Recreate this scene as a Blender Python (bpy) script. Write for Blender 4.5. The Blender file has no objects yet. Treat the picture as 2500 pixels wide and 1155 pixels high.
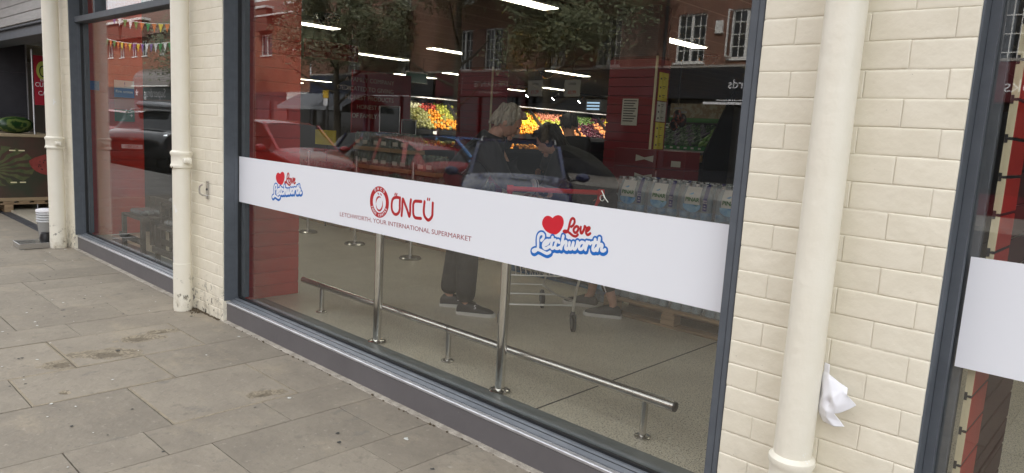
import bpy, math, random
from mathutils import Vector, Matrix
R = random.Random(7)
S = bpy.context.scene
COL = S.collection
# ------------------------------------------------------------ camera, sky, sun, exposure
cd = bpy.data.cameras.new('camera'); cam = bpy.data.objects.new('camera', cd); COL.objects.link(cam)
cd.sensor_width = 36.0; cd.sensor_fit = 'HORIZONTAL'; cd.lens = 36.0 * 1734.3 / 2500.0
cd.clip_start = .05; cd.clip_end = 3000
cam.matrix_world = Matrix(((0.726631, -0.141155, 0.672371, 0.0), (0.68469, 0.068112, -0.725644, -2.3603),
                           (0.056632, 0.987642, 0.14614, 1.47), (0, 0, 0, 1)))
S.camera = cam
W = bpy.data.worlds.new('World'); S.world = W; W.use_nodes = True
wn = W.node_tree.nodes; wl = W.node_tree.links
SUN_EL, SUN_AZ = math.radians(47), math.radians(18)      # azimuth measured clockwise from +y
sky = wn.new('ShaderNodeTexSky'); sky.sky_type = 'NISHITA'; sky.sun_disc = False
sky.sun_elevation = SUN_EL; sky.sun_rotation = SUN_AZ; sky.air_density = 1.2; sky.dust_density = 4.0; sky.ozone_density = 1.0
# broken cloud over the whole sky
tc = wn.new('ShaderNodeTexCoord'); nz = wn.new('ShaderNodeTexNoise'); nz.inputs['Scale'].default_value = 2.2; nz.inputs['Detail'].default_value = 6
wl.new(tc.outputs['Generated'], nz.inputs['Vector'])
rp = wn.new('ShaderNodeValToRGB'); rp.color_ramp.elements[0].position = .3; rp.color_ramp.elements[1].position = .55
rp.color_ramp.elements[0].color = (.6, .6, .6, 1)
wl.new(nz.outputs['Fac'], rp.inputs['Fac'])
mx = wn.new('ShaderNodeMix'); mx.data_type = 'RGBA'
wl.new(rp.outputs['Color'], mx.inputs[0]); wl.new(sky.outputs['Color'], mx.inputs[6]); mx.inputs[7].default_value = (8.5, 8.7, 9.0, 1)
wl.new(mx.outputs[2], wn['Background'].inputs['Color']); wn['Background'].inputs['Strength'].default_value = 0.13
sl = bpy.data.lights.new('sun', 'SUN'); sl.energy = 2.4; sl.angle = math.radians(4); sl.color = (1, .95, .88)
so = bpy.data.objects.new('sun', sl); COL.objects.link(so)
sd = Vector((math.sin(SUN_AZ) * math.cos(SUN_EL), math.cos(SUN_AZ) * math.cos(SUN_EL), math.sin(SUN_EL)))
so.rotation_euler = sd.to_track_quat('Z', 'Y').to_euler(); so.location = (0, -10, 20)
S.view_settings.view_transform = 'Standard'; S.view_settings.look = 'None'; S.view_settings.gamma = 1
S.view_settings.exposure = 1.22; S.view_settings.use_curve_mapping = False
S.cycles.use_denoising = True; S.cycles.max_bounces = 10; S.cycles.transparent_max_bounces = 24
S.cycles.sample_clamp_indirect = 6; S.cycles.caustics_reflective = False; S.cycles.caustics_refractive = False

# ------------------------------------------------------------ materials
def nodes(name):
    m = bpy.data.materials.new(name); m.use_nodes = True
    return m, m.node_tree.nodes, m.node_tree.links, m.node_tree.nodes['Principled BSDF']
def M(name, c, r=.5, metal=0, c2=None, ns=6, bump=0, bs=60, coat=0, emit=0, rnd=0, stretch=None, lo=.35, hi=.65, spec=.5, r2=None):
    m, n, l, b = nodes(name)
    b.inputs['Roughness'].default_value = r; b.inputs['Metallic'].default_value = metal
    b.inputs['Coat Weight'].default_value = coat; b.inputs['Specular IOR Level'].default_value = spec
    col = None
    t = n.new('ShaderNodeTexCoord'); vec = t.outputs['Object']
    if rnd or c2 or bump:
        oi = n.new('ShaderNodeObjectInfo'); ad = n.new('ShaderNodeVectorMath'); ad.operation = 'ADD'
        sc = n.new('ShaderNodeMath'); sc.operation = 'MULTIPLY'; sc.inputs[1].default_value = 37.0
        l.new(oi.outputs['Random'], sc.inputs[0]); l.new(vec, ad.inputs[0]); l.new(sc.outputs[0], ad.inputs[1]); vec = ad.outputs[0]
        if stretch:
            mp = n.new('ShaderNodeMapping'); mp.inputs['Scale'].default_value = stretch; l.new(vec, mp.inputs['Vector']); vec = mp.outputs[0]
    if c2:
        x = n.new('ShaderNodeTexNoise'); x.inputs['Scale'].default_value = ns; x.inputs['Detail'].default_value = 7; x.inputs['Roughness'].default_value = .6
        l.new(vec, x.inputs['Vector'])
        q = n.new('ShaderNodeValToRGB'); q.color_ramp.elements[0].position = lo; q.color_ramp.elements[1].position = hi
        q.color_ramp.elements[0].color = (*c, 1); q.color_ramp.elements[1].color = (*c2, 1)
        l.new(x.outputs['Fac'], q.inputs['Fac']); col = q.outputs['Color']
        if r2 is not None:
            mr = n.new('ShaderNodeMapRange'); mr.inputs[3].default_value = r; mr.inputs[4].default_value = r2
            l.new(x.outputs['Fac'], mr.inputs[0]); l.new(mr.outputs[0], b.inputs['Roughness'])
    if rnd:
        h = n.new('ShaderNodeHueSaturation'); mr = n.new('ShaderNodeMapRange')
        mr.inputs[3].default_value = 1 - rnd; mr.inputs[4].default_value = 1 + rnd
        l.new(oi.outputs['Random'], mr.inputs[0]); l.new(mr.outputs[0], h.inputs['Value'])
        if col: l.new(col, h.inputs['Color'])
        else: h.inputs['Color'].default_value = (*c, 1)
        col = h.outputs['Color']
    if col: l.new(col, b.inputs['Base Color'])
    else: b.inputs['Base Color'].default_value = (*c, 1)
    if bump:
        x = n.new('ShaderNodeTexNoise'); x.inputs['Scale'].default_value = bs; x.inputs['Detail'].default_value = 5
        l.new(vec, x.inputs['Vector'])
        bu = n.new('ShaderNodeBump'); bu.inputs['Strength'].default_value = bump; bu.inputs['Distance'].default_value = .02
        l.new(x.outputs['Fac'], bu.inputs['Height']); l.new(bu.outputs[0], b.inputs['Normal'])
    if emit:
        b.inputs['Emission Color'].default_value = (*c, 1); b.inputs['Emission Strength'].default_value = emit
    return m
def mix_stain(m, c, scale, lo, hi, zmax=None, stretch=None):
    """add shaped stains / chips of colour c on top of a material (optionally only low down)"""
    n, l = m.node_tree.nodes, m.node_tree.links; b = n['Principled BSDF']
    t = n.new('ShaderNodeTexCoord'); g = n.new('ShaderNodeNewGeometry')
    x = n.new('ShaderNodeTexNoise'); x.inputs['Scale'].default_value = scale; x.inputs['Detail'].default_value = 8; x.inputs['Roughness'].default_value = .65
    src = g.outputs['Position']
    if stretch:
        mp = n.new('ShaderNodeMapping'); mp.inputs['Scale'].default_value = stretch; l.new(src, mp.inputs['Vector']); src = mp.outputs[0]
    l.new(src, x.inputs['Vector'])
    mr = n.new('ShaderNodeMapRange'); mr.inputs[1].default_value = lo; mr.inputs[2].default_value = hi; l.new(x.outputs['Fac'], mr.inputs[0])
    f = mr.outputs[0]
    if zmax:
        sp = n.new('ShaderNodeSeparateXYZ'); l.new(g.outputs['Position'], sp.inputs[0])
        m2 = n.new('ShaderNodeMapRange'); m2.inputs[1].default_value = zmax; m2.inputs[2].default_value = zmax * .3; l.new(sp.outputs[2], m2.inputs[0])
        mu = n.new('ShaderNodeMath'); mu.operation = 'MULTIPLY'; l.new(f, mu.inputs[0]); l.new(m2.outputs[0], mu.inputs[1]); f = mu.outputs[0]
    mxn = n.new('ShaderNodeMix'); mxn.data_type = 'RGBA'; l.new(f, mxn.inputs[0]); mxn.inputs[7].default_value = (*c, 1)
    old = b.inputs['Base Color']
    if old.is_linked: l.new(old.links[0].from_socket, mxn.inputs[6])
    else: mxn.inputs[6].default_value = old.default_value[:]
    l.new(mxn.outputs[2], old)
    return m
def glassmat(name, f0, tint):
    m, n, l, b = nodes(name); n.remove(b)
    out = n['Material Output']; tr = n.new('ShaderNodeBsdfTransparent'); tr.inputs[0].default_value = (*tint, 1)
    gl = n.new('ShaderNodeBsdfAnisotropic'); gl.inputs['Roughness'].default_value = 0.0; gl.inputs['Color'].default_value = (1, 1, 1, 1)
    lw = n.new('ShaderNodeLayerWeight'); lw.inputs['Blend'].default_value = .5
    p = n.new('ShaderNodeMath'); p.operation = 'POWER'; p.inputs[1].default_value = 5; l.new(lw.outputs['Facing'], p.inputs[0])
    mr = n.new('ShaderNodeMapRange'); mr.inputs[3].default_value = f0; mr.inputs[4].default_value = .5; l.new(p.outputs[0], mr.inputs[0])
    mi = n.new('ShaderNodeMixShader'); l.new(mr.outputs[0], mi.inputs[0]); l.new(tr.outputs[0], mi.inputs[1]); l.new(gl.outputs[0], mi.inputs[2])
    l.new(mi.outputs[0], out.inputs['Surface'])
    return m
def hsv(r, g, b): return tuple(((v / 255) / 12.92 if v / 255 <= .04045 else ((v / 255 + .055) / 1.055) ** 2.4) for v in (r, g, b))
C = hsv
m_glass = glassmat('window_glass', .067, (.985, .985, .97))
m_thin = glassmat('thin_glass', .05, (.9, .93, .93))
m_cream = M('cream_masonry_paint', (.79, .742, .62), .5, c2=(.74, .69, .565), ns=7, bump=.2, bs=22, rnd=.02)
mix_stain(m_cream, (.33, .31, .26), 9, .60, .72, zmax=.5)
mix_stain(m_cream, (.07, .065, .055), 24, .585, .60, zmax=.30)
mix_stain(m_cream, (.40, .36, .28), 8, .52, .68, zmax=.38)
mix_stain(m_cream, (.28, .25, .2), 45, .70, .73)
m_mortar = M('painted_mortar', (.77, .725, .61), .6, c2=(.72, .67, .555), ns=12, bump=.25, bs=60)
mix_stain(m_mortar, (.12, .10, .08), 12, .60, .70, zmax=.35)
m_pipe = M('cream_pipe_paint', (.79, .755, .65), .42, c2=(.77, .73, .62), ns=5, bump=.16, bs=26)
mix_stain(m_pipe, (.09, .085, .07), 14, .585, .60, zmax=.30)
mix_stain(m_pipe, (.50, .45, .35), 7, .52, .70, zmax=.30)
mix_stain(m_pipe, (.82, .82, .79), 9, .66, .67, stretch=(1, 1, .35))
m_chip = M('exposed_iron', (.07, .065, .055), .8, c2=(.16, .10, .06), ns=60)
m_frame = M('anthracite_frame', (.105, .118, .136), .55, c2=(.09, .101, .117), ns=14, bump=.05, bs=90, spec=.3)
m_gasket = M('black_gasket', (.012, .013, .015), .5)
m_plinth = M('grey_plinth_paint', (.128, .120, .124), .5, c2=(.112, .105, .109), ns=5, bump=.07, bs=40)
mix_stain(m_plinth, (.5, .48, .44), 70, .70, .72)
m_alu = M('aluminium_trim', (.62, .62, .63), .38, .6, c2=(.42, .42, .44), ns=22, stretch=(1, 8, 8))
m_sill = M('inner_sill_board', (.105, .125, .130), .35, c2=(.125, .145, .148), ns=6)
m_mullgrey = M('sill_grey', (.20, .215, .235), .3, c2=(.15, .165, .185), ns=9)
m_slab = M('york_stone', (.275, .238, .185), .75, c2=(.205, .176, .138), ns=3.2, bump=.3, bs=24, rnd=.10, lo=.3, hi=.72)
mix_stain(m_slab, (.34, .285, .205), 2.3, .55, .80, stretch=(1, 1.6, 1))
mix_stain(m_slab, (.19, .165, .13), 14, .56, .70)
mix_stain(m_slab, (.36, .32, .26), 30, .60, .70)
mix_stain(m_slab, (.17, .15, .125), 60, .60, .68)
mix_stain(m_slab, (.145, .135, .118), 4.0, .60, .78, stretch=(2, 1, 1))
mix_stain(m_slab, (.05, .048, .045), 26, .705, .72)
mix_stain(m_slab, (.36, .34, .31), 48, .70, .73)
m_joint = M('slab_joint', (.30, .265, .21), .9, c2=(.12, .105, .09), ns=9, bump=.4, bs=150)
m_grout = M('rough_pale_mortar', (.42, .38, .32), .9, c2=(.26, .23, .19), ns=14, bump=.4, bs=90)
m_white = M('white_vinyl', (.80, .82, .87), .4)
m_lred = M('vinyl_red', C(205, 32, 48), .45)
m_lred2 = M('vinyl_dark_red', C(176, 28, 34), .45)
m_brick_red = M('vinyl_text_red', C(150, 50, 58), .45)
m_blue = M('vinyl_blue', C(14, 104, 190), .45)
m_steel = M('brushed_stainless', (.56, .55, .53), .27, 1)
m_chrome = M('polished_stainless', (.72, .71, .68), .17, 1)
m_wire = M('zinc_wire', (.72, .72, .70), .32, .85)
m_black = M('black_plastic', (.012, .012, .013), .45)
m_dark = M('dark_grey', (.035, .035, .038), .55)
m_red = M('red_slat_board', (.48, .035, .025), .42, c2=(.42, .030, .022), ns=7, bump=.03, bs=200)
m_redcol = M('dark_red_board', (.17, .010, .016), .4)
m_mdf = M('cream_board_edge', (.55, .50, .34), .7)
m_terr = M('terrazzo', (.64, .59, .47), .30, c2=(.55, .50, .39), ns=3)
mix_stain(m_terr, (.07, .06, .05), 130, .54, .58, stretch=(1, 1, 1))
mix_stain(m_terr, (.72, .71, .66), 120, .60, .63)
m_ceil = M('tan_ceiling_board', (.26, .19, .11), .5, c2=(.17, .13, .08), ns=2)
m_wallin = M('shop_wall', (.16, .15, .14), .7)
m_wallin2 = M('dark_shop_wall', (.05, .045, .045), .6)
m_tube = M('lit_diffuser', (1, .96, .78), .5, emit=3.6)
m_wood = M('pallet_wood', (.36, .25, .145), .8, c2=(.24, .165, .095), ns=5, bump=.3, bs=60, stretch=(1, 1, 8), rnd=.15)
m_bluepal = M('blue_pallet_paint', (.05, .13, .24), .6, c2=(.04, .09, .16), ns=5)
m_skin = M('skin', (.50, .29, .21), .5, c2=(.42, .22, .15), ns=20)
m_hair = M('grey_hair', (.46, .42, .33), .6, c2=(.20, .18, .145), ns=28, bump=1, bs=45, stretch=(1, 1, .25))
m_hairdk = M('dark_hair', (.012, .010, .009), .45, bump=.5, bs=60)
m_cloth = M('black_cloth', (.014, .014, .017), .8, bump=.3, bs=30)
m_cloth2 = M('charcoal_cloth', (.012, .012, .013), .8, c2=(.018, .018, .018), ns=8, bump=.6, bs=14)
m_sole = M('white_sole', (.62, .62, .60), .6)
m_navyknit = M('navy_knit', (.010, .014, .028), .8, bump=.5, bs=50)
m_redpl = M('red_plastic', (.50, .03, .03), .25)
m_rubber = M('grey_rubber', (.10, .10, .105), .5)
m_tyre = M('tyre', (.018, .018, .018), .75)
m_paper = M('white_paper', (.80, .80, .84), .6)
m_paper2 = M('notice_paper', (.45, .45, .42), .6)
m_yellow = M('yellow_card', (.55, .47, .06), .6)
m_tile = M('dark_wall_tile', (.040, .040, .046), .3, c2=(.05, .05, .056), ns=6)
m_tilej = M('tile_joint', (.12, .12, .12), .8)
m_deck = M('dark_floor_tile', (.045, .048, .055), .5, c2=(.06, .062, .07), ns=5)
m_fascia = M('weathered_grey_board', (.38, .37, .36), .5, c2=(.30, .295, .285), ns=4, stretch=(1, 6, 6))
m_asph = M('road_asphalt', (.085, .08, .077), .8, c2=(.06, .057, .055), ns=14, bump=.4, bs=80)
m_opave = M('far_pavement', (.27, .25, .23), .85, c2=(.20, .19, .17), ns=2)
m_ground = M('ground', (.16, .15, .13), .9, c2=(.10, .11, .08), ns=.05)
m_kerb = M('kerb_stone', (.33, .32, .30), .8, c2=(.25, .24, .22), ns=6)
m_wpaint = M('white_window_paint', (.78, .78, .76), .4)
m_roof = M('clay_tile', (.20, .085, .055), .8, c2=(.12, .06, .045), ns=8, bump=.4, bs=30)
m_leaf = M('tree_leaf', (.10, .12, .06), .5, c2=(.15, .165, .085), ns=1.4)
m_bark = M('bark', (.07, .06, .045), .9, bump=.8, bs=14)
m_roofdark = M('dark_window_pane', (.03, .035, .04), .06)
def brickwall(name, c1, c2, mort):
    m, n, l, b = nodes(name)
    t = n.new('ShaderNodeTexCoord'); mp = n.new('ShaderNodeMapping'); mp.inputs['Rotation'].default_value = (math.pi / 2, 0, 0)
    l.new(t.outputs['Object'], mp.inputs[0])
    k = n.new('ShaderNodeTexBrick'); k.inputs['Color1'].default_value = (*c1, 1); k.inputs['Color2'].default_value = (*c2, 1); k.inputs['Mortar'].default_value = (*mort, 1)
    k.inputs['Scale'].default_value = 1; k.inputs['Brick Width'].default_value = .225; k.inputs['Row Height'].default_value = .08; k.inputs['Mortar Size'].default_value = .008
    l.new(mp.outputs[0], k.inputs['Vector'])
    x = n.new('ShaderNodeTexNoise'); x.inputs['Scale'].default_value = 1.3; x.inputs['Detail'].default_value = 6; l.new(t.outputs['Object'], x.inputs['Vector'])
    h = n.new('ShaderNodeHueSaturation'); mr = n.new('ShaderNodeMapRange'); mr.inputs[3].default_value = .6; mr.inputs[4].default_value = 1.4
    l.new(x.outputs['Fac'], mr.inputs[0]); l.new(mr.outputs[0], h.inputs['Value']); l.new(k.outputs['Color'], h.inputs['Color']); l.new(h.outputs[0], b.inputs['Base Color'])
    b.inputs['Roughness'].default_value = .85
    return m
m_bw1 = brickwall('red_brown_brickwork', (.24, .095, .06), (.17, .07, .05), (.25, .21, .17))
m_bw2 = brickwall('orange_red_brickwork', (.34, .12, .06), (.26, .09, .05), (.28, .22, .17))

# ------------------------------------------------------------ mesh helpers
class MB:
    def __init__(s): s.v = []; s.f = []; s.m = []; s.smooth = []
    def add(s, vs, fs, m=0, sm=False):
        o = len(s.v); s.v += [tuple(v) for v in vs]
        for f in fs: s.f.append(tuple(i + o for i in f)); s.m.append(m); s.smooth.append(sm)
        return s
    def box(s, a, b, m=0, ch=0):
        x0, y0, z0 = [min(p, q) for p, q in zip(a, b)]; x1, y1, z1 = [max(p, q) for p, q in zip(a, b)]
        if ch:
            vs = []; c = ch
            for sx in (0, 1):
                for sy in (0, 1):
                    for sz in (0, 1):
                        X, Y, Z = (x1 if sx else x0), (y1 if sy else y0), (z1 if sz else z0)
                        dx, dy, dz = (-c if sx else c), (-c if sy else c), (-c if sz else c)
                        vs += [(X, Y + dy, Z + dz), (X + dx, Y, Z + dz), (X + dx, Y + dy, Z)]
            def q(i, k): return i * 3 + k
            I = lambda sx, sy, sz: (sx * 2 + sy) * 2 + sz
            fs = []
            for k, ax in ((0, 0), (1, 1), (2, 2)):
                for sd in (0, 1):
                    o = [(0, 0), (1, 0), (1, 1), (0, 1)]; r = []
                    for u, w in o:
                        t = [0, 0, 0]; t[ax] = sd; t[(ax + 1) % 3] = u; t[(ax + 2) % 3] = w; r.append(q(I(*t), k))
                    fs.append(r if sd else r[::-1])
            for ax in range(3):
                b1, b2 = (ax + 1) % 3, (ax + 2) % 3
                for u in (0, 1):
                    for w in (0, 1):
                        t0 = [0, 0, 0]; t1 = [0, 0, 0]; t1[ax] = 1
                        for t in (t0, t1): t[b1] = u; t[b2] = w
                        r = [q(I(*t0), b1), q(I(*t1), b1), q(I(*t1), b2), q(I(*t0), b2)]
                        fs.append(r if (u ^ w) else r[::-1])
            for sx in (0, 1):
                for sy in (0, 1):
                    for sz in (0, 1):
                        r = [q(I(sx, sy, sz), k) for k in range(3)]
                        fs.append(r if (sx + sy + sz) % 2 == 1 else r[::-1])
            return s.add(vs, fs, m)
        vs = [(x0, y0, z0), (x1, y0, z0), (x1, y1, z0), (x0, y1, z0), (x0, y0, z1), (x1, y0, z1), (x1, y1, z1), (x0, y1, z1)]
        return s.add(vs, [(0, 3, 2, 1), (4, 5, 6, 7), (0, 1, 5, 4), (1, 2, 6, 5), (2, 3, 7, 6), (3, 0, 4, 7)], m)
    def obox(s, c, ax, ay, az, m=0):
        c, ax, ay, az = Vector(c), Vector(ax), Vector(ay), Vector(az)
        vs = [c + ax * i + ay * j + az * k for k in (-1, 1) for i, j in ((-1, -1), (1, -1), (1, 1), (-1, 1))]
        return s.add(vs, [(0, 3, 2, 1), (4, 5, 6, 7), (0, 1, 5, 4), (1, 2, 6, 5), (2, 3, 7, 6), (3, 0, 4, 7)], m)
    def bar(s, p, q, w, h, m=0):
        p, q = Vector(p), Vector(q); d = (q - p).normalized(); u = d.cross(Vector((0, 0, 1)))
        if u.length < .01: u = Vector((1, 0, 0))
        u.normalize(); v = u.cross(d)
        return s.obox((p + q) / 2, (q - p) / 2, u * w / 2, v * h / 2, m)
    def tube(s, pts, r, n=10, m=0, cap=True, sm=True):
        pts = [Vector(p) for p in pts]; rs = r if isinstance(r, (list, tuple)) else [r] * len(pts)
        up = None; vs = []
        for i, p in enumerate(pts):
            d = (pts[min(i + 1, len(pts) - 1)] - pts[max(i - 1, 0)]).normalized()
            if up is None:
                up = d.orthogonal().normalized()
            up = (up - d * up.dot(d)).normalized(); w = d.cross(up)
            for k in range(n):
                a = 2 * math.pi * k / n; vs.append(p + (up * math.cos(a) + w * math.sin(a)) * rs[i])
        fs = []
        for i in range(len(pts) - 1):
            for k in range(n): fs.append((i * n + k, i * n + (k + 1) % n, (i + 1) * n + (k + 1) % n, (i + 1) * n + k))
        s.add(vs, fs, m, sm)
        if cap:
            o = len(s.v) - len(vs)
            s.f.append(tuple(o + k for k in range(n))[::-1]); s.m.append(m); s.smooth.append(False)
            s.f.append(tuple(o + (len(pts) - 1) * n + k for k in range(n))); s.m.append(m); s.smooth.append(False)
        return s
    def lathe(s, prof, c=(0, 0, 0), n=20, m=0, sm=True, axis='z', sq=None):
        vs = []; fs = []
        for i, (r, z) in enumerate(prof):
            for k in range(n):
                a = 2 * math.pi * k / n; u, v = r * math.cos(a), r * math.sin(a)
                if axis == 'z': p = (c[0] + u, c[1] + v, c[2] + z)
                elif axis == 'x': p = (c[0] + z, c[1] + u, c[2] + v)
                else: p = (c[0] + v, c[1] + z, c[2] + u)
                vs.append(p)
        for i in range(len(prof) - 1):
            for k in range(n): fs.append((i * n + k, i * n + (k + 1) % n, (i + 1) * n + (k + 1) % n, (i + 1) * n + k))
        fs.append(tuple(range(n))[::-1]); L = (len(prof) - 1) * n; fs.append(tuple(range(L, L + n)))
        return s.add(vs, fs, m, sm)
    def ell(s, c, r, n=12, k=8, m=0):
        prof = [(max(1e-4, math.sin(math.pi * i / k)), -math.cos(math.pi * i / k)) for i in range(k + 1)]
        vs = []; fs = []
        for rr, z in prof:
            for j in range(n):
                a = 2 * math.pi * j / n; vs.append((c[0] + r[0] * rr * math.cos(a), c[1] + r[1] * rr * math.sin(a), c[2] + r[2] * z))
        for i in range(k):
            for j in range(n): fs.append((i * n + j, i * n + (j + 1) % n, (i + 1) * n + (j + 1) % n, (i + 1) * n + j))
        return s.add(vs, fs, m, True)
    def prism(s, pts, axis, a, b, m=0):
        """extrude a 2-D outline: axis 'y' -> pts are (x,z); 'x' -> (y,z); 'z' -> (x,y)"""
        f = {'y': lambda p, t: (p[0], t, p[1]), 'x': lambda p, t: (t, p[0], p[1]), 'z': lambda p, t: (p[0], p[1], t)}[axis]
        n = len(pts); vs = [f(p, a) for p in pts] + [f(p, b) for p in pts]
        return s.add(vs, [tuple(range(n))[::-1], tuple(range(n, 2 * n))] + [(i, (i + 1) % n, n + (i + 1) % n, n + i) for i in range(n)], m)
    def mesh(s, name, mats):
        me = bpy.data.meshes.new(name); me.from_pydata(s.v, [], s.f)
        for m in (mats if isinstance(mats, (list, tuple)) else [mats]): me.materials.append(m)
        me.polygons.foreach_set('material_index', s.m); me.polygons.foreach_set('use_smooth', s.smooth)
        me.update(); return me
def fixn(me):
    import bmesh
    b = bmesh.new(); b.from_mesh(me); bmesh.ops.recalc_face_normals(b, faces=b.faces); b.to_mesh(me); b.free(); return me
def link(name, data, parent=None, loc=None):
    o = bpy.data.objects.new(name, data); COL.objects.link(o)
    if parent is not None:
        o.parent = parent
        if parent.get('wc_') and loc is None: o.location = -parent.location
    if loc is not None: o.location = loc
    return o
def part(name, mb, mats, parent, loc=None, label=None, fix=True):
    me = mb.mesh(name, mats)
    if fix: fixn(me)
    if True in mb.smooth: me.set_sharp_from_angle(angle=math.radians(38))
    o = link(name, me, parent, loc)
    if label: o['label'] = label
    return o
def tag(o, label, cat, group=None):
    o['label'] = label; o['category'] = cat
    if group: o['group'] = group
    return o
def thing(name, label, cat, loc=(0, 0, 0), group=None, world=True, rz=0):
    o = bpy.data.objects.new(name, None); COL.objects.link(o); o.location = loc; o.empty_display_size = .1
    if world: o['wc_'] = 1
    else: o.rotation_euler = (0, 0, rz)
    return tag(o, label, cat, group)
def struct(name, mb, mats, parent=None):
    o = part(name, mb, mats, parent); o['kind'] = 'structure'; return o
def dup(root, loc=None, rz=None, label=None, rot=None):
    r = root.copy(); COL.objects.link(r)
    if loc is not None: r.location = loc
    if rz is not None: r.rotation_euler = (0, 0, rz)
    if rot is not None: r.rotation_euler = rot
    if label: r['label'] = label
    for ch in list(root.children):
        c = ch.copy(); COL.objects.link(c); c.parent = r
        for g in list(ch.children):
            d = g.copy(); COL.objects.link(d); d.parent = c
    return r
FONT = None
def text(name, s, size, mats, parent, org, ux, uy, off=.002, align='CENTER', bold=0, sx=1.0, ext=0.0008, space=1.0):
    """lettering as a thin mesh: org = anchor, ux = reading direction, uy = up direction"""
    cu = bpy.data.curves.new(name, 'FONT'); cu.body = s; cu.size = size; cu.align_x = align; cu.align_y = 'CENTER'
    cu.extrude = ext; cu.offset = bold; cu.resolution_u = 3; cu.space_character = space
    t = bpy.data.objects.new('tmp', cu); COL.objects.link(t)
    dg = bpy.context.evaluated_depsgraph_get(); dg.update()
    me = bpy.data.meshes.new_from_object(t.evaluated_get(dg)); bpy.data.objects.remove(t)
    ux = Vector(ux).normalized(); uy = Vector(uy).normalized(); n = ux.cross(uy)
    mat = Matrix(((ux.x * sx, uy.x, n.x), (ux.y * sx, uy.y, n.y), (ux.z * sx, uy.z, n.z))).to_4x4()
    mat.translation = Vector(org) + n * off
    me.transform(mat); me.materials.clear(); me.materials.append(mats)
    return link(name, me, parent)
def smoothpts(p, k=5, closed=False):
    out = []; n = len(p)
    if n < 3: return list(p)
    for i in range(n - 1 if not closed else n):
        a, b, c, d = p[max(i - 1, 0)] if not closed else p[i - 1], p[i], p[(i + 1) % n], (p[min(i + 2, n - 1)] if not closed else p[(i + 2) % n])
        for j in range(k):
            t = j / k
            out.append(tuple(.5 * (2 * b[q] + (c[q] - a[q]) * t + (2 * a[q] - 5 * b[q] + 4 * c[q] - d[q]) * t * t + (3 * b[q] - a[q] - 3 * c[q] + d[q]) * t ** 3) for q in (0, 1)))
    if not closed: out.append(p[-1])
    return out
def stroke(mb, pts, w, org, y, m=0, k=5, off=(0, 0), sm=True):
    """round brush stroke in the facade plane"""
    p = smoothpts(pts, k) if sm else list(pts)
    for i in range(len(p) - 1):
        a, b = p[i], p[i + 1]; dx, dz = b[0] - a[0], b[1] - a[1]; L = math.hypot(dx, dz) or 1e-6
        nx, nz_ = -dz / L * w / 2, dx / L * w / 2
        X, Z = org[0] + off[0], org[1] + off[1]; yy = y - R.random() * 3e-4
        q = [(X + a[0] + nx, yy, Z + a[1] + nz_), (X + a[0] - nx, yy, Z + a[1] - nz_), (X + b[0] - nx, yy, Z + b[1] - nz_), (X + b[0] + nx, yy, Z + b[1] + nz_)]
        mb.add(q, [(0, 1, 2, 3)], m)
    for i, a in enumerate(p):
        X, Z = org[0] + off[0] + a[0], org[1] + off[1] + a[1]; yy = y - R.random() * 3e-4
        mb.add([(X + w / 2 * math.cos(t * math.pi / 5), yy, Z + w / 2 * math.sin(t * math.pi / 5)) for t in range(10)], [tuple(range(10))], m)
    return mb

# traced lettering, metres in the facade plane
LOVE_O= [-1.845, 1.026]
HEART= [(-0.107, 0.084), (-0.121, 0.089), (-0.136, 0.09), (-0.152, 0.083), (-0.163, 0.068), (-0.165, 0.053), (-0.159, 0.039), (-0.145, 0.025), (-0.127, 0.017), (-0.105, 0.013), (-0.086, 0.014), (-0.072, 0.021), (-0.059, 0.033), (-0.049, 0.05), (-0.044, 0.069), (-0.047, 0.085), (-0.057, 0.096), (-0.074, 0.1), (-0.09, 0.096), (-0.102, 0.089)]
LOVE= [[(-0.003, 0.059), (0.008, 0.067), (0.014, 0.08), (0.012, 0.092), (0.003, 0.096), (-0.005, 0.09), (-0.01, 0.077), (-0.013, 0.062), (-0.016, 0.047), (-0.022, 0.035), (-0.033, 0.031), (-0.041, 0.034), (-0.033, 0.038), (-0.019, 0.036), (-0.005, 0.03), (0.01, 0.023), (0.026, 0.022), (0.036, 0.031)], [(0.024, 0.064), (0.015, 0.056), (0.012, 0.045), (0.019, 0.037), (0.029, 0.04), (0.036, 0.052), (0.035, 0.063), (0.025, 0.065)], [(0.049, 0.065), (0.048, 0.054), (0.051, 0.041), (0.057, 0.04), (0.064, 0.052), (0.068, 0.064), (0.069, 0.071), (0.074, 0.067)], [(0.083, 0.052), (0.092, 0.06), (0.095, 0.067), (0.09, 0.069), (0.083, 0.064), (0.078, 0.054), (0.079, 0.043), (0.086, 0.037), (0.094, 0.04), (0.1, 0.045)]]
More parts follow.
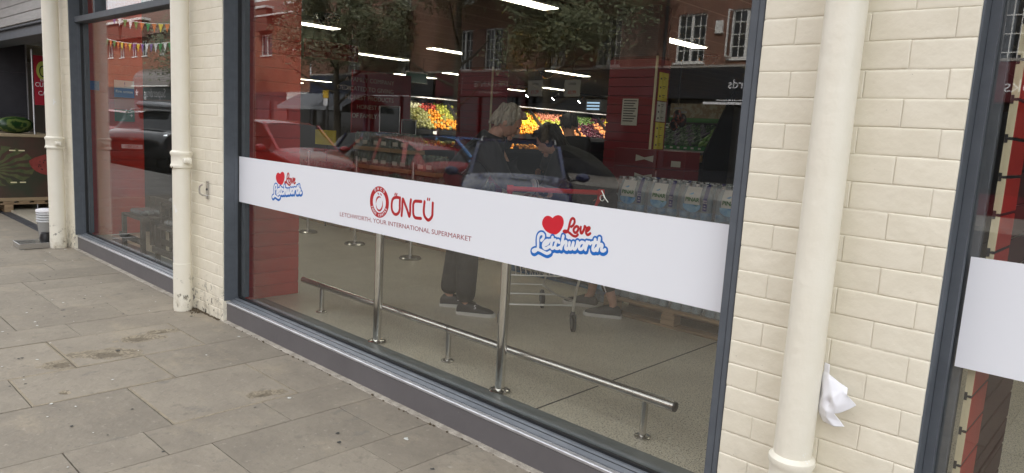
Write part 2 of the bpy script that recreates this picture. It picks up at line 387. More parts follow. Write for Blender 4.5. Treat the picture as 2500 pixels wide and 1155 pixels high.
LETCH= [[(-0.163, -0.023), (-0.153, -0.012), (-0.15, 0.0), (-0.158, 0.007), (-0.171, 0.005), (-0.18, -0.006), (-0.182, -0.023), (-0.18, -0.042), (-0.18, -0.059), (-0.189, -0.072), (-0.201, -0.079), (-0.208, -0.076), (-0.197, -0.069), (-0.18, -0.066), (-0.162, -0.068), (-0.142, -0.073), (-0.124, -0.075), (-0.108, -0.066)], [(-0.144, -0.041), (-0.128, -0.033), (-0.119, -0.022), (-0.124, -0.017), (-0.136, -0.021), (-0.148, -0.034), (-0.15, -0.047), (-0.141, -0.055), (-0.129, -0.053), (-0.115, -0.044)], [(-0.1, 0.0), (-0.102, -0.019), (-0.105, -0.035), (-0.102, -0.047), (-0.095, -0.048), (-0.086, -0.041)], [(-0.116, -0.016), (-0.084, -0.009)], [(-0.061, -0.017), (-0.067, -0.01), (-0.076, -0.017), (-0.082, -0.031), (-0.079, -0.044), (-0.067, -0.044), (-0.053, -0.036)], [(-0.041, 0.014), (-0.044, -0.007), (-0.047, -0.026), (-0.048, -0.043)], [(-0.046, -0.031), (-0.038, -0.017), (-0.027, -0.008), (-0.022, -0.011), (-0.024, -0.026), (-0.025, -0.037), (-0.017, -0.04), (-0.009, -0.033)], [(-0.005, -0.009), (-0.006, -0.023), (-0.001, -0.036), (0.008, -0.032), (0.013, -0.017), (0.016, -0.006), (0.015, -0.022), (0.019, -0.032), (0.028, -0.031), (0.036, -0.013), (0.037, 0.001), (0.041, -0.002)], [(0.059, 0.002), (0.049, -0.008), (0.047, -0.021), (0.053, -0.029), (0.064, -0.025), (0.072, -0.012), (0.071, 0.001), (0.059, 0.002)], [(0.086, 0.007), (0.084, -0.01), (0.082, -0.026)], [(0.085, -0.011), (0.09, 0.002), (0.099, 0.007), (0.104, 0.002)], [(0.128, 0.024), (0.124, 0.005), (0.119, -0.012), (0.121, -0.022), (0.13, -0.021), (0.138, -0.012)], [(0.114, 0.008), (0.138, 0.013)], [(0.149, 0.032), (0.147, 0.014), (0.144, -0.006), (0.142, -0.02)], [(0.144, -0.008), (0.152, 0.004), (0.16, 0.008), (0.165, 0.004), (0.163, -0.007), (0.164, -0.017), (0.173, -0.017), (0.181, -0.011)]]
ONC_O= [-2.902, 1.04]
ONC= [[(-0.125, 0.046), (-0.151, 0.044), (-0.171, 0.036), (-0.182, 0.019), (-0.184, -0.006), (-0.178, -0.03), (-0.161, -0.045), (-0.141, -0.047), (-0.122, -0.036), (-0.113, -0.015), (-0.114, 0.007), (-0.114, 0.046)], [(-0.095, -0.048), (-0.092, -0.011), (-0.09, 0.042), (-0.069, 0.016), (-0.047, -0.016), (-0.031, -0.044), (-0.024, -0.024), (-0.025, 0.017), (-0.021, 0.045)], [(0.064, 0.045), (0.031, 0.043), (0.011, 0.04), (0.0, 0.026), (0.0, 0.0), (0.003, -0.028), (0.016, -0.043), (0.036, -0.045), (0.066, -0.043)], [(0.09, 0.047), (0.087, 0.021), (0.087, -0.009), (0.098, -0.031), (0.122, -0.044), (0.141, -0.036), (0.154, -0.018), (0.155, 0.012), (0.155, 0.047)]]
DOTS= [[(-0.155, 0.065), (-0.159, 0.056)], [(-0.141, 0.065), (-0.145, 0.056)], [(0.115, 0.067), (0.112, 0.058)], [(0.13, 0.067), (0.126, 0.058)]]
# ============================================================ THE SETTING
g = MB(); g.box((-400, -400, -.62), (400, 400, -.6)); struct('ground', g, m_ground)
# pavement: stone slabs in rows running away from the shop
pv = struct('pavement', MB().box((-13.2, -4.2, -.30), (4, -.10, -.014)), m_joint)
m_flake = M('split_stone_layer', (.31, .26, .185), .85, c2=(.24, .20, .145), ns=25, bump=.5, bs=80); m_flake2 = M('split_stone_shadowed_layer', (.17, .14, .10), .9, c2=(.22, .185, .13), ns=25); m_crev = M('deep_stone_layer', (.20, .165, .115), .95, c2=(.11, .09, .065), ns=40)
def flake(lx, ly, w, d, seed, cx, cy, rad):
    """slab top with delaminated ledges: a fine grid with terraced hollows"""
    n1, n2 = int(w / .012), int(d / .012); rr = random.Random(seed)
    vs = []; fs = []
    def h(x, y):
        best = 0
        for (ax, ay, ar, el, ang) in cx:
            u = (x - ax) * math.cos(ang) + (y - ay) * math.sin(ang); v = -(x - ax) * math.sin(ang) + (y - ay) * math.cos(ang)
            wob = .35 * math.sin(u * 37 + ay * 50) + .25 * math.sin(v * 61 + u * 23) + .2 * math.sin(u * 90 - v * 40)
            t = 1 - math.hypot(u / (ar * el), v / ar) + .30 * wob + .12 * math.sin(u * 14 + v * 9)
            if t > 0: best = max(best, min(7, int(t * 10)))
        return -best * .0017
    for j in range(n2 + 1):
        for i in range(n1 + 1):
            x, y = lx + w * i / n1, ly + d * j / n2
            e = i in (0, n1) or j in (0, n2)
            vs.append((x, y, h(x, y) - (.0015 if e else 0)))
    for j in range(n2):
        for i in range(n1): fs.append((j * (n1 + 1) + i, j * (n1 + 1) + i + 1, (j + 1) * (n1 + 1) + i + 1, (j + 1) * (n1 + 1) + i))
    m = MB()
    for fc in fs:
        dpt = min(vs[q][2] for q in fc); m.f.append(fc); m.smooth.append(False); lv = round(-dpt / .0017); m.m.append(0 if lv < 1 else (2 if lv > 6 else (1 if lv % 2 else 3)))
    m.v += vs; m.box((lx, ly, -.05), (lx + w, ly + d, -.0125)); 
    for (x0, y0, x1, y1) in ((lx, ly, lx + w, ly), (lx + w, ly, lx + w, ly + d), (lx + w, ly + d, lx, ly + d), (lx, ly + d, lx, ly)):
        m.add([(x0, y0, -.04), (x1, y1, -.04), (x1, y1, -.0015), (x0, y0, -.0015)], [(0, 1, 2, 3)])
    return m
rows = [-13.2, -12.7, -12.25, -11.7, -11.2, -10.75, -10.2, -9.8, -9.3, -8.98, -8.65, -8.3, -7.65, -7.27, -6.88, -6.52, -5.84, -5.38, -5.035, -4.42, -3.94, -3.32, -3.02, -2.57, -2.26, -1.75, -1.4, -.9, -.5, 0, .45, 1.0, 1.5, 2.0]
known = {-5.84: [-.576, -1.25, -2.0], -5.035: [-.43, -1.17, -1.9], -4.42: [-.81, -1.5, -2.1], -3.94: [-.404, -1.07, -1.8], -3.32: [-.62, -1.205, -1.533, -2.1],
         -3.02: [-.352, -1.02, -1.7], -2.57: [-.53, -1.2, -1.8], -7.27: [-.755, -1.5], -6.52: [-.885, -1.6], -5.38: [-.97, -1.7], -8.3: [-.39, -.9, -1.6], -8.65: [-.68, -1.4], -7.65: [-.55, -1.2]}
for i in range(len(rows) - 1):
    a, b = rows[i], rows[i + 1]; ys = [-.118]
    if a in known: ys += known[a]
    while ys[-1] > -3.9: ys.append(ys[-1] - R.uniform(.45, .85))
    ys[-1] = -4.05
    for j in range(len(ys) - 1):
        y1, y0 = ys[j], ys[j + 1]; j2 = .0022
        dz = R.uniform(-.002, .0015)
        if a == -3.94 and j == 1:
            mb = flake(a + j2, y0 + j2, b - a - 2 * j2, y1 - y0 - 2 * j2, 1, [(-3.42, -.56, .05, 2.2, 1.3)], 0, 0)
        elif a == -4.42 and j == 1:
            mb = flake(a + j2, y0 + j2, b - a - 2 * j2, y1 - y0 - 2 * j2, 1, [(-4.05, -1.33, .022, 1.5, .2)], 0, 0)
        elif a == -5.035 and j == 1:
            mb = flake(a + j2, y0 + j2, b - a - 2 * j2, y1 - y0 - 2 * j2, 2, [(-4.58, -.98, .10, 2.2, 1.0), (-4.78, -.72, .085, 1.8, 1.3), (-4.85, -.55, .05, 2.2, 1.4)], 0, 0)
        elif a == -5.035 and j == 2:
            mb = flake(a + j2, y0 + j2, b - a - 2 * j2, y1 - y0 - 2 * j2, 3, [(-4.52, -1.2, .09, 1.9, 1.2)], 0, 0)
        else:
            mb = MB().box((a + j2, y0 + j2, -.05), (b - j2, y1 - j2, 0), 0, .002)
        o = part('paving_slab', mb, [m_slab, m_flake, m_crev, m_flake2] if len(mb.m) > 200 else m_slab, pv); o.location.z = dz
# joint strip of rough mortar against the shop plinth, uneven edge
gs = MB(); xs = [-8.95 + i * .05 for i in range(int(9.6 / .05))]
top = []
for k, x in enumerate(xs):
    w = -.112 - .005 * math.sin(k * .7) * R.random() - R.random() * .007
    top.append((x, w))
vs = []; fs = []
for x, w in top: vs += [(x, -.085, .007 + R.random() * .001), (x, w, .002 + R.random() * .002), (x, w - .004, -.002)]
for i in range(len(top) - 1):
    for q in (0, 1): fs.append((i * 3 + q, i * 3 + q + 1, (i + 1) * 3 + q + 1, (i + 1) * 3 + q))
gs.add(vs, fs); o = part('mortar_fillet', gs, m_grout, pv)
# litter specks: gum and bird droppings, leaf bits
sp = MB()
for k in range(150):
    x, y = R.uniform(-9, -1.5), R.uniform(-2.2, -.15); r = R.uniform(.004, .012) * (1.6 if R.random() < .12 else 1); n = 7; a0 = R.random() * 6
    sp.add([(x + r * R.uniform(.4, 1.2) * math.cos(a0 + t * 2 * math.pi / n), y + r * R.uniform(.4, 1.2) * math.sin(a0 + t * 2 * math.pi / n), .0025) for t in range(n)] + [(x, y, .0045)], [(t, (t + 1) % n, n) for t in range(n)], 0 if R.random() < .42 else 1)
o = part('grit_and_gum', sp, [M('pale_gum', (.60, .60, .56), .8), M('dark_gum', (.05, .05, .045), .8)], None); o['kind'] = 'stuff'; tag(o, 'scattered specks of pale gum, droppings and dark grit on the stone slabs', 'litter')
# dirt and moss wedge at the foot of the second brick pier
dm = MB()
for k in range(420):
    if k % 3: x, y = R.uniform(-5.32, -4.90), R.uniform(-.135, -.10)
    else: x, y = R.gauss(-5.25, .06), R.gauss(-.15, .03)
    if k % 9 == 0: x, y = R.uniform(-4.8, -1.4), -.118 - R.random() * .012
    r = R.uniform(.002, .007); dm.ell((x, y, r * .5), (r * R.uniform(.7, 1.8), r, r * .7), 5, 3)
o = part('dirt_and_leaf_crumbs', dm, M('brown_dirt', (.06, .045, .03), .95, c2=(.12, .09, .05), ns=90), None); o['kind'] = 'stuff'; tag(o, 'brown dirt and leaf crumbs gathered at the foot of the wall and plinth', 'dirt')
# kerb, road, far pavement
kb = MB()
struct('near_kerb', MB().box((-90, -4.33, -.35), (40, -4.2, 0.002)), m_kerb)
struct('pavement_extension', MB().box((-90, -4.2, -.3), (-13.2, -.12, -.003)).box((4, -4.2, -.3), (40, -.12, -.003)), m_opave)
rd = MB(); rd.add([(-120, -4.33, -.12), (60, -4.33, -.12), (60, -5.4, -.24), (-120, -5.4, -.24), (60, -18, -.28), (-120, -18, -.28)], [(0, 1, 2, 3), (3, 2, 4, 5)])
struct('road', rd, m_asph)
struct('far_kerb', MB().box((-120, -18.13, -.5), (60, -18, -.16)), m_kerb)
struct('far_pavement', MB().box((-120, -22.4, -.5), (60, -18.13, -.165)), m_opave)
# ============================================================ SHOP BUILDING SHELL
struct('shop_floor', MB().box((-32, -.0, -.3), (3.5, 26, .03)), m_terr)
jt = MB().box((-2.306, .39, .0295), (-2.296, 26, .0312)).box((-9.9, .39, .0295), (-9.89, 26, .0312)); struct('floor_divider_strip', jt, m_gasket)
# ceiling boards run away from the window
cl = struct('shop_ceiling', MB().box((-32, .1, 3.06), (3.5, 26, 3.2)), m_wallin2)
cm = MB().box((-.295, 0, 0), (.295, 25.8, .04), 0, .006).mesh('ceiling_board', m_ceil); fixn(cm)
for i in range(59): link('ceiling_board', cm, cl, (-31.6 + i * .6, .1, 3.0))
wl_ = struct('shop_inner_wall', MB().box((-32.2, 25.8, 0), (3.7, 26, 3.2)).box((-32.2, .1, 0), (-32, 26, 3.2)).box((3.5, .1, 0), (3.7, 26, 3.2)), m_wallin)
# storey above the shopfront
ub = thing('upper_storey', 'cream painted brick storey carried over the shop windows', 'building', (-8, 0, 3.0))
part('wall', MB().box((-34, -.085, 3.0), (5, 26, 8)), m_cream, ub)
part('unseen_canopy', MB().box((-34, -.60, 3.04), (5, -.087, 3.22), 0, .01), m_fascia, ub)  # unseen canopy read off shaded pier tops; depth set for daylight inside
part('roof', MB().prism([(-.5, 8.01), (26, 8.01), (13, 12)], 'x', -34, 5), m_roof, ub)
# ------------------------------------------------------------ brick piers
brick_meshes = {}
def brick_mesh(w, d):
    k = (w, d)
    if k not in brick_meshes:
        lst = []
        for v in range(4):
            mb = MB(); rr = random.Random(v + 11); h = .0803
            # bumpy pillow face: grid on front, box behind
            vs = []; fs = []
            us = [0, .004 / w, .009 / w, .35, .65, 1 - .009 / w, 1 - .004 / w, 1]; ts = [0, .045, .11, .5, .89, .955, 1]; nx, nzz = 7, 6
            for j in range(nzz + 1):
                for i in range(nx + 1):
                    u, t = us[i], ts[j]
                    du = min(u, 1 - u) * w; dt = min(t, 1 - t) * h
                    e = min(1, du / .006) ; f = min(1, dt / .006)
                    dep = (1 - e) ** 2 * .0002 + (1 - f) ** 2 * .0015
                    vs.append((u * w, dep + (rr.uniform(-.0004, .0004) if e == 1 and f == 1 else rr.uniform(-.0003, .0003)), t * h))
            for j in range(nzz):
                for i in range(nx): fs.append((j * (nx + 1) + i, j * (nx + 1) + i + 1, (j + 1) * (nx + 1) + i + 1, (j + 1) * (nx + 1) + i))
            o = len(vs); vs += [(0, d, 0), (w, d, 0), (w, d, h), (0, d, h)]
            b0 = list(range(nx + 1)); t0 = [nzz * (nx + 1) + i for i in range(nx + 1)]
            fs += [tuple([o, o + 1] + b0[::-1]), tuple([o + 2, o + 3] + t0), tuple([o + 3, o] + [j * (nx + 1) for j in range(nzz + 1)]), tuple([o + 1, o + 2] + [j * (nx + 1) + nx for j in range(nzz, -1, -1)]), (o, o + 3, o + 2, o + 1)]
            me = MB().add(vs, fs).mesh('brick', m_cream); fixn(me)
            for p in me.polygons: p.use_smooth = len(p.vertices) == 4 and abs(p.normal.y) > .5
            lst.append(me)
        brick_meshes[k] = lst
    return brick_meshes[k]
def pier(x0, x1, label, ztop=2.96, yf=-.115, seed=1, base_rough=True):
    t = thing('brick_pier', label, 'pier', ((x0 + x1) / 2, 0, 0), 'cream painted brick piers between the shop windows')
    part('mortar_core', MB().box((x0 + .003, yf + .0015, 0), (x1 - .003, -.002, 3.0)), m_mortar, t)
    rr = random.Random(seed); n = int(ztop / .0812); L, H = .218, .105
    for r in range(n):
        z = .0 + r * .0812; x = x0; seq = [L, L, L, L, L, L] if r % 2 else [H, L, L, L, L, L]
        k = 0
        while x < x1 - .02:
            w = seq[min(k, 5)]; k += 1
            if x1 - (x + w) < .05: w = x1 - x
            w = round(w, 3)
            me = rr.choice(brick_mesh(w, .11))
            o = link('brick', me, t); o.location = Vector((x + .0004, yf + rr.uniform(-.0006, .0006), z + rr.uniform(-.0012, .0008))) - t.location
            o.rotation_euler = (rr.uniform(-.006, .006), rr.uniform(-.007, .007), rr.uniform(-.0015, .0015))
            o.scale = ((w - .0008) / w, 1, 1)
            x += w
    return t
P3 = pier(-1.037, -.442, 'wide cream brick pier right of the main shop window', seed=3)
P2 = pier(-5.70, -4.862, 'cream brick pier left of the main window with a handle plate on it', seed=5)
P1 = pier(-8.86, -8.262, 'narrow cream brick pier at the far left window beside the entrance', seed=9)
# round weathered lumps at the foot of pier two
# handle plate on the pier
hp = thing('door_pull', 'small steel pull handle on a plate fixed to the cream pier', 'handle', (-5.095, -.1, .93))
part('back_plate', MB().box((-5.113, -.126, .862), (-5.077, -.1155, .992), 0, .002), m_steel, hp)
part('grip', MB().tube([(-5.095, -.122, .885), (-5.0955, -.157, .89), (-5.1052, -.172, .905), (-5.1055, -.175, .935), (-5.1053, -.172, .955), (-5.095, -.157, .968)], .006, 8), m_steel, hp)
part('key_hole', MB().lathe([(.008, 0), (.008, .004)], (-5.095, -.130, .932), 10, axis='y'), m_black, hp)
for z in (.872, .982): part('screw', MB().lathe([(.004, 0), (.003, .002)], (-5.095, -.1285, z), 8, axis='y'), m_chrome, hp)

# ------------------------------------------------------------ drainpipes
def drain(cx, cy, r, zc, label, lug_side=1, sleeve=False):
    t = thing('drainpipe', label, 'drainpipe', (cx, cy, 0), 'cream cast iron drainpipes down the piers')
    rb = lambda: R.uniform(-.0008, .0008)
    prof = [(r * 1.0, .0)] + ([(r * 1.035, .02), (r * 1.05, .05), (r * 1.03, .12), (r * 1.02, .13)] if zc > .8 else [(r * 1.0, .1)])
    if sleeve: prof += [(r * 1.04, .131), (r * 1.04, .36), (r * 1.0, .362)]
    prof += [(r, .4 if zc > .5 else .3), (r, zc - .09)]
    prof = sorted(prof, key=lambda p: p[1])
    part('pipe', MB().lathe(prof, (cx, cy, 0), 28), m_pipe, t)
    part('upper_pipe', MB().lathe([(r * .985, zc - .1), (r * .985, 2.99)], (cx, cy, 0), 28), m_pipe, t)
    c = part('collar', MB().lathe([(r * 1.0, zc - .075), (r * 1.17, zc - .068), (r * 1.22, zc - .058), (r * 1.17, zc - .046), (r * 1.10, zc - .04), (r * 1.10, zc + .012), (r * 1.14, zc + .02), (r * 1.22, zc + .032), (r * 1.2, zc + .044), (r * 1.0, zc + .056)], (cx, cy, 0), 28), m_pipe, t)
    lg = MB().box((cx, cy + .005, zc - .038), (cx + lug_side * (r + .06), cy + .028, zc + .008), 0, .006)
    lg.lathe([(.016, 0), (.022, .006), (.022, .035), (.014, .04)], (cx + lug_side * (r + .045), cy - .028, zc - .014), 10, axis='y')
    part('wall_lug', lg, m_pipe, c, fix=True)
    c.children[0].location = (0, 0, 0)
    ch = MB()
    for k in range(5):
        a = -math.pi / 2 - R.uniform(-.2, 1.0); w = R.uniform(.12, .3); z0 = zc - .066 + R.uniform(-.003, .003)
        ch.add([(cx + r * 1.215 * math.cos(a + w * q), cy + r * 1.215 * math.sin(a + w * q), z0 + dz) for q, dz in ((0, 0), (.3, -.006), (.7, -.005), (1, 0), (.8, .006), (.3, .007))], [tuple(range(6))])
    part('bare_chip', ch, m_chip, c).location = (0, 0, 0)
    return t
drain(-.761, -.194, .0575, .47, 'cream drainpipe with a folded napkin tucked behind it, on the right pier')
drain(-5.335, -.206, .0625, 1.14, 'cream drainpipe with chipped paint at its foot beside the main window', sleeve=True)
drain(-8.45, -.217, .074, 1.10, 'cream drainpipe beside the shop entrance, next to the metal tray')
# ------------------------------------------------------------ shop windows
def window(x0, x1, label, ztop=3.0, transom=None, band=None, lw=.115, rw=.08):
    """x0,x1 outer frame edges; lw / rw face widths"""
    t = thing('shop_window', label, 'window', ((x0 + x1) / 2, 0, 0))
    f = part('frame', MB().box((x0, -.108, .150), (x0 + lw, .05, ztop), 0, .004).box((x1 - rw, -.100, .150), (x1 - rw * .42, .05, ztop), 0, .003).box((x1 - rw * .40, -.106, .150), (x1, .05, ztop), 0, .003).box((x0 + lw + .006, .016, .172), (x0 + lw + .05, .055, ztop - .062), 0, .002).box((x0 + lw + .0005, -.035, .172), (x0 + lw + (.026 if x0 > -1 else .004), -.006, ztop - .062), 0, .001)
             .box((x0 + lw + .002, -.055, ztop - .06), (x1 - rw - .002, .05, ztop)), m_frame, t)
    gk = MB().box((x0 + lw, -.010, .172), (x0 + lw + .006, .02, ztop - .062)).box((x1 - rw - .008, -.012, .172), (x1 - rw - .0005, .02, ztop - .062)).box((x0 + lw + .007, -.004, .157), (x1 - rw - .009, .012, .172))
    part('gasket', gk, m_gasket, t)
    s = part('sill', MB().prism([(-.062, .150), (-.020, .162), (.012, .158), (.012, .1), (-.062, .1)], 'x', x0, x1), m_mullgrey, t)
    part('sill_groove', MB().box((x0, -.0385, .1545), (x1, -.0345, .1585)), m_gasket, s).location = (0, 0, 0)
    part('plinth', MB().box((x0 + .055, -.088, .0), (x1 + .002, .03, .128), 0, .003), m_plinth, t)
    part('metal_edge_strip', MB().box((x0 + .055, -.093, .130), (x1 + .002, -.064, .146), 0, .003), m_alu, t)
    gx0, gx1 = x0 + lw + .004, x1 - rw - .004
    def pane(z0, z1):
        return part('glass_pane', MB().box((gx0, 0, z0), (gx1, .006, z1)), m_glass, t)
    if transom:
        part('transom', MB().box((x0 + lw, -.058, transom - .028), (x1 - rw, .05, transom + .028), 0, .003), m_frame, t)
        pane(.17, transom - .03); pane(transom + .03, ztop - .06)
        part('transom_mullion', MB().box((x0 + lw + .55, -.05, transom + .03), (x0 + lw + .60, .05, ztop - .06), 0, .002), m_frame, t)
    else: pane(.17, ztop - .06)
    bd = None
    if band:
        b0, b1, z0, z1 = band
        bd = part('white_vinyl_band', MB().box((b0, -.0016, z0), (b1, -.0004, z1)), m_white, t)
    return t, bd
W2, band2 = window(-4.93, -1.042, 'large main shop window crossed by a white lettered band', band=(-4.851, -1.105, .866, 1.187), lw=.072, rw=.052)
W1, _ = window(-8.33, -5.70, 'far left shop window with a grey transom bar, reflecting a parked car', transom=2.325, lw=.072, rw=.05)
W3, band3 = window(-.50, 1.9, 'shop window at the right edge of the view with a plain white band', band=(-.402, 1.7, .868, 1.192), lw=.062)
struct('threshold_strip', MB().box((-8.9, .013, .03), (3.5, .385, .034)), m_sill)
# ------------------------------------------------------------ logos and lettering on the band
YB = -.0019
def kid(name, mb, mats, p, label=None):
    me = mb.mesh(name, mats); fixn(me); o = link(name, me, p); o.location = (0, 0, 0)
    if label: o['label'] = label
    return o
def zero(o): o.location = (0, 0, 0); return o
def love_logo(dx, dz, s):
    sc = lambda L: [[(a * s[0], b * s[1]) for a, b in q] for q in L]
    org = (LOVE_O[0] + dx, LOVE_O[1] + dz)
    h = smoothpts([(a * s[0], b * s[1]) for a, b in HEART], 4, True)
    mb = MB().add([(org[0] + a, YB, org[1] + b) for a, b in h], [tuple(range(len(h)))])
    kid('heart_emblem', mb, m_lred, band2, 'red heart')
    mb = MB()
    for q in sc(LOVE): stroke(mb, q, .0115, org, YB)
    kid('script_lettering', mb, m_lred2, band2, 'red script word Love')
    mb = MB()
    for q in sc(LETCH):
        for o2 in ((0, 0), (.0005, -.002), (0, -.004), (.0008, -.006)): stroke(mb, q, .0305, org, YB - .0000, off=o2)
    kid('lettering_outline', mb, m_blue, band2, 'blue outline of the script word Letchworth')
    mb = MB()
    for q in sc(LETCH): stroke(mb, q, .0142, org, YB - .0005)
    kid('script_lettering', mb, m_white, band2, 'white script word Letchworth')
love_logo(0, 0, (1, 1)); love_logo(-2.335, .000, (.93, 1.0))
mb = MB()
for q in ONC: stroke(mb, q, .0165, ONC_O, YB)
for q in DOTS: stroke(mb, q, .009, ONC_O, YB)
kid('shop_name', mb, m_lred2, band2, 'red word ÖNCÜ')
cx, cz, ro, ri = -3.198, 1.043, .087, .0595
mb = MB(); n = 48
vs = []
for k in range(n):
    a = 2 * math.pi * k / n; vs += [(cx + ro * math.cos(a), YB, cz + ro * math.sin(a)), (cx + ri * math.cos(a), YB, cz + ri * math.sin(a))]
mb.add(vs, [(2 * k, 2 * k + 1, (2 * k + 3) % (2 * n), (2 * k + 2) % (2 * n)) for k in range(n)])
kid('round_emblem', mb, m_lred2, band2, 'red ring emblem')
mb = MB()
def arc(a0, a1, rx, rz, w0, w1, w2):
    k = 18; vs = []
    for i in range(k + 1):
        t = i / k; a = math.radians(a0 + (a1 - a0) * t); w = w0 + (w1 - w0) * math.sin(math.pi * t) if t < .5 else w2 + (w1 - w2) * math.sin(math.pi * t)
        for s_ in (-.5, .5): vs.append((cx + (rx + w * s_) * math.cos(a), YB, cz - .009 + (rz + w * s_) * math.sin(a)))
    mb.add(vs, [(2 * i, 2 * i + 1, 2 * i + 3, 2 * i + 2) for i in range(k)])
arc(60, 185, .030, .038, .001, .011, .001); arc(190, 395, .030, .038, .002, .011, .001)
stroke(mb, [(-.015, .048), (-.006, .043)], .007, (cx, cz), YB); stroke(mb, [(.009, .047), (.018, .040)], .007, (cx, cz), YB)
kid('letter_o_mark', mb, m_lred2, band2)
def ringtext(s, a0, a1, flip, size):
    for k, ch in enumerate(s):
        if ch == ' ': continue
        a = math.radians(a0 + (a1 - a0) * k / (len(s) - 1)); rm = (ro + ri) / 2
        rad = Vector((math.cos(a), 0, math.sin(a))); up = rad if not flip else -rad
        zero(text('ring_letter', ch, size, m_white, band2, (cx + rad.x * rm, YB, cz + rad.z * rm), (up.z, 0, -up.x), up, off=.0005, ext=.0001, bold=.0006))
ringtext('ÖNCÜ', 122, 58, False, .020); ringtext('FOOD CENTRE', 207, 333, True, .019)
_l = zero(text('tag_line', 'LETCHWORTH, YOUR INTERNATIONAL SUPERMARKET', .0345, m_brick_red, band2, (-3.016, YB, .936), (1, 0, .016), (-.016, 0, 1), off=.0002, ext=.0001, sx=1.0, bold=0))
_w = max(v.co.x for v in _l.data.vertices) - min(v.co.x for v in _l.data.vertices)
for v in _l.data.vertices: v.co.x = -3.016 + (v.co.x + 3.016) * 1.128 / _w
# twist of wire hung on the glass behind the band's top edge
# ============================================================ OBJECTS OUTSIDE ON THE PAVEMENT
# napkin tucked behind the right drainpipe
nk = MB()
# outline and fold points of the napkin: (x, z, depth off the wall)
NV = [(-.724, .826, .035), (-.706, .824, .040), (-.701, .797, .052), (-.722, .800, .040), (-.727, .775, .045), (-.712, .772, .062), (-.697, .788, .066), (-.668, .779, .050), (-.645, .768, .045), (-.640, .752, .062), (-.655, .758, .058),
      (-.684, .755, .070), (-.676, .735, .078), (-.627, .732, .050), (-.616, .722, .040), (-.633, .706, .052), (-.655, .690, .060), (-.664, .712, .072), (-.686, .717, .060), (-.704, .725, .072), (-.728, .735, .040), (-.732, .704, .045),
      (-.712, .700, .064), (-.690, .690, .074), (-.668, .686, .066), (-.652, .664, .052), (-.640, .648, .046), (-.666, .644, .060), (-.703, .647, .050), (-.716, .672, .056), (-.690, .668, .068)]
NF = [(0, 1, 2, 3), (3, 2, 6, 5), (3, 5, 4), (6, 2, 7), (6, 7, 10, 11), (7, 8, 9, 10), (10, 9, 13, 17), (10, 17, 12), (10, 12, 11), (9, 14, 13), (13, 14, 15), (13, 15, 16, 17), (5, 6, 11, 19), (4, 5, 19, 20), (11, 12, 18, 19), (12, 17, 24), (12, 24, 23, 18), (20, 19, 22, 21), (19, 18, 23, 22), (22, 23, 30, 29), (21, 22, 29), (23, 24, 25, 30), (30, 25, 26, 27), (29, 30, 27, 28), (17, 16, 24)]
nk.add([(x * .985, -.115 - d, z) for x, z, d in NV], NF)
me = nk.mesh('paper_napkin', m_paper); ob = link('paper_napkin', me); tag(ob, 'crumpled white paper napkin tucked behind the right drainpipe', 'napkin')
ss_ = ob.modifiers.new('soft', 'SUBSURF'); ss_.levels = ss_.render_levels = 3; ss_.boundary_smooth = 'PRESERVE_CORNERS'
cr_ = me.attributes.new('crease_edge', 'FLOAT', 'EDGE')
for e_ in me.edges: cr_.data[e_.index].value = (.75, .5, .85)[e_.index % 3]
for p_ in me.polygons: p_.use_smooth = True
sm_ = ob.modifiers.new('thickness', 'SOLIDIFY'); sm_.thickness = .0006
# metal tray, black pot, stacked plastic tubs
t = thing('metal_tray', 'shallow stainless steel tray on the slabs by the far drainpipe', 'tray', (-8.62, -.38, 0))
tr = MB(); a, b = (-8.71, -.56), (-8.45, -.24); h = .055
tr.box((a[0], a[1], .003), (b[0], b[1], .006))
tr.box((a[0], a[1], .006), (a[0] + .004, b[1], h)).box((b[0] - .004, a[1], .006), (b[0], b[1], h)).box((a[0] + .005, a[1], .006), (b[0] - .005, a[1] + .004, h)).box((a[0] + .005, b[1] - .004, .006), (b[0] - .005, b[1], h))
part('pan', tr, m_steel, t)
part('rim', MB().tube([(a[0], a[1], h), (b[0], a[1], h), (b[0], b[1], h), (a[0], b[1], h), (a[0], a[1], h)], .005, 8), m_steel, t)
t = thing('tub_stack', 'stack of clear plastic tubs with white rims behind the far drainpipe', 'tubs', (-9.0, -.2, 0))
mtub = M('milky_plastic', (.55, .56, .57), .35)
part('tub', MB().lathe([(.062, .03), (.078, .2), (.078, .19), (.06, .035)], (-8.98, -.2, .0), 18), M('clear_tub_wall', (.28, .28, .27), .2), t)
for k in range(4): part('rim', MB().lathe([(.080, 0), (.087, .006), (.087, .016), (.078, .022)], (-8.98, -.2, .20 + k * .028), 18), mtub, t)
part('lid', MB().lathe([(.084, 0), (.088, .004), (.086, .026), (.06, .034)], (-8.98, -.2, .312), 18), m_paper, t)
part('dark_base', MB().lathe([(.06, 0), (.067, .03)], (-8.98, -.2, .0), 18), m_black, t)
t = thing('black_pot', 'small black rounded pot between the steel tray and the far drainpipe', 'pot', (-8.63, -.26, 0))
part('body', MB().lathe([(.03, 0), (.05, .02), (.056, .07), (.045, .115), (.038, .12)], (-8.70, -.27, .0), 14), m_black, t)
part('rim', MB().lathe([(.04, .118), (.044, .122), (.04, .128)], (-8.70, -.27, .0), 14), m_black, t)
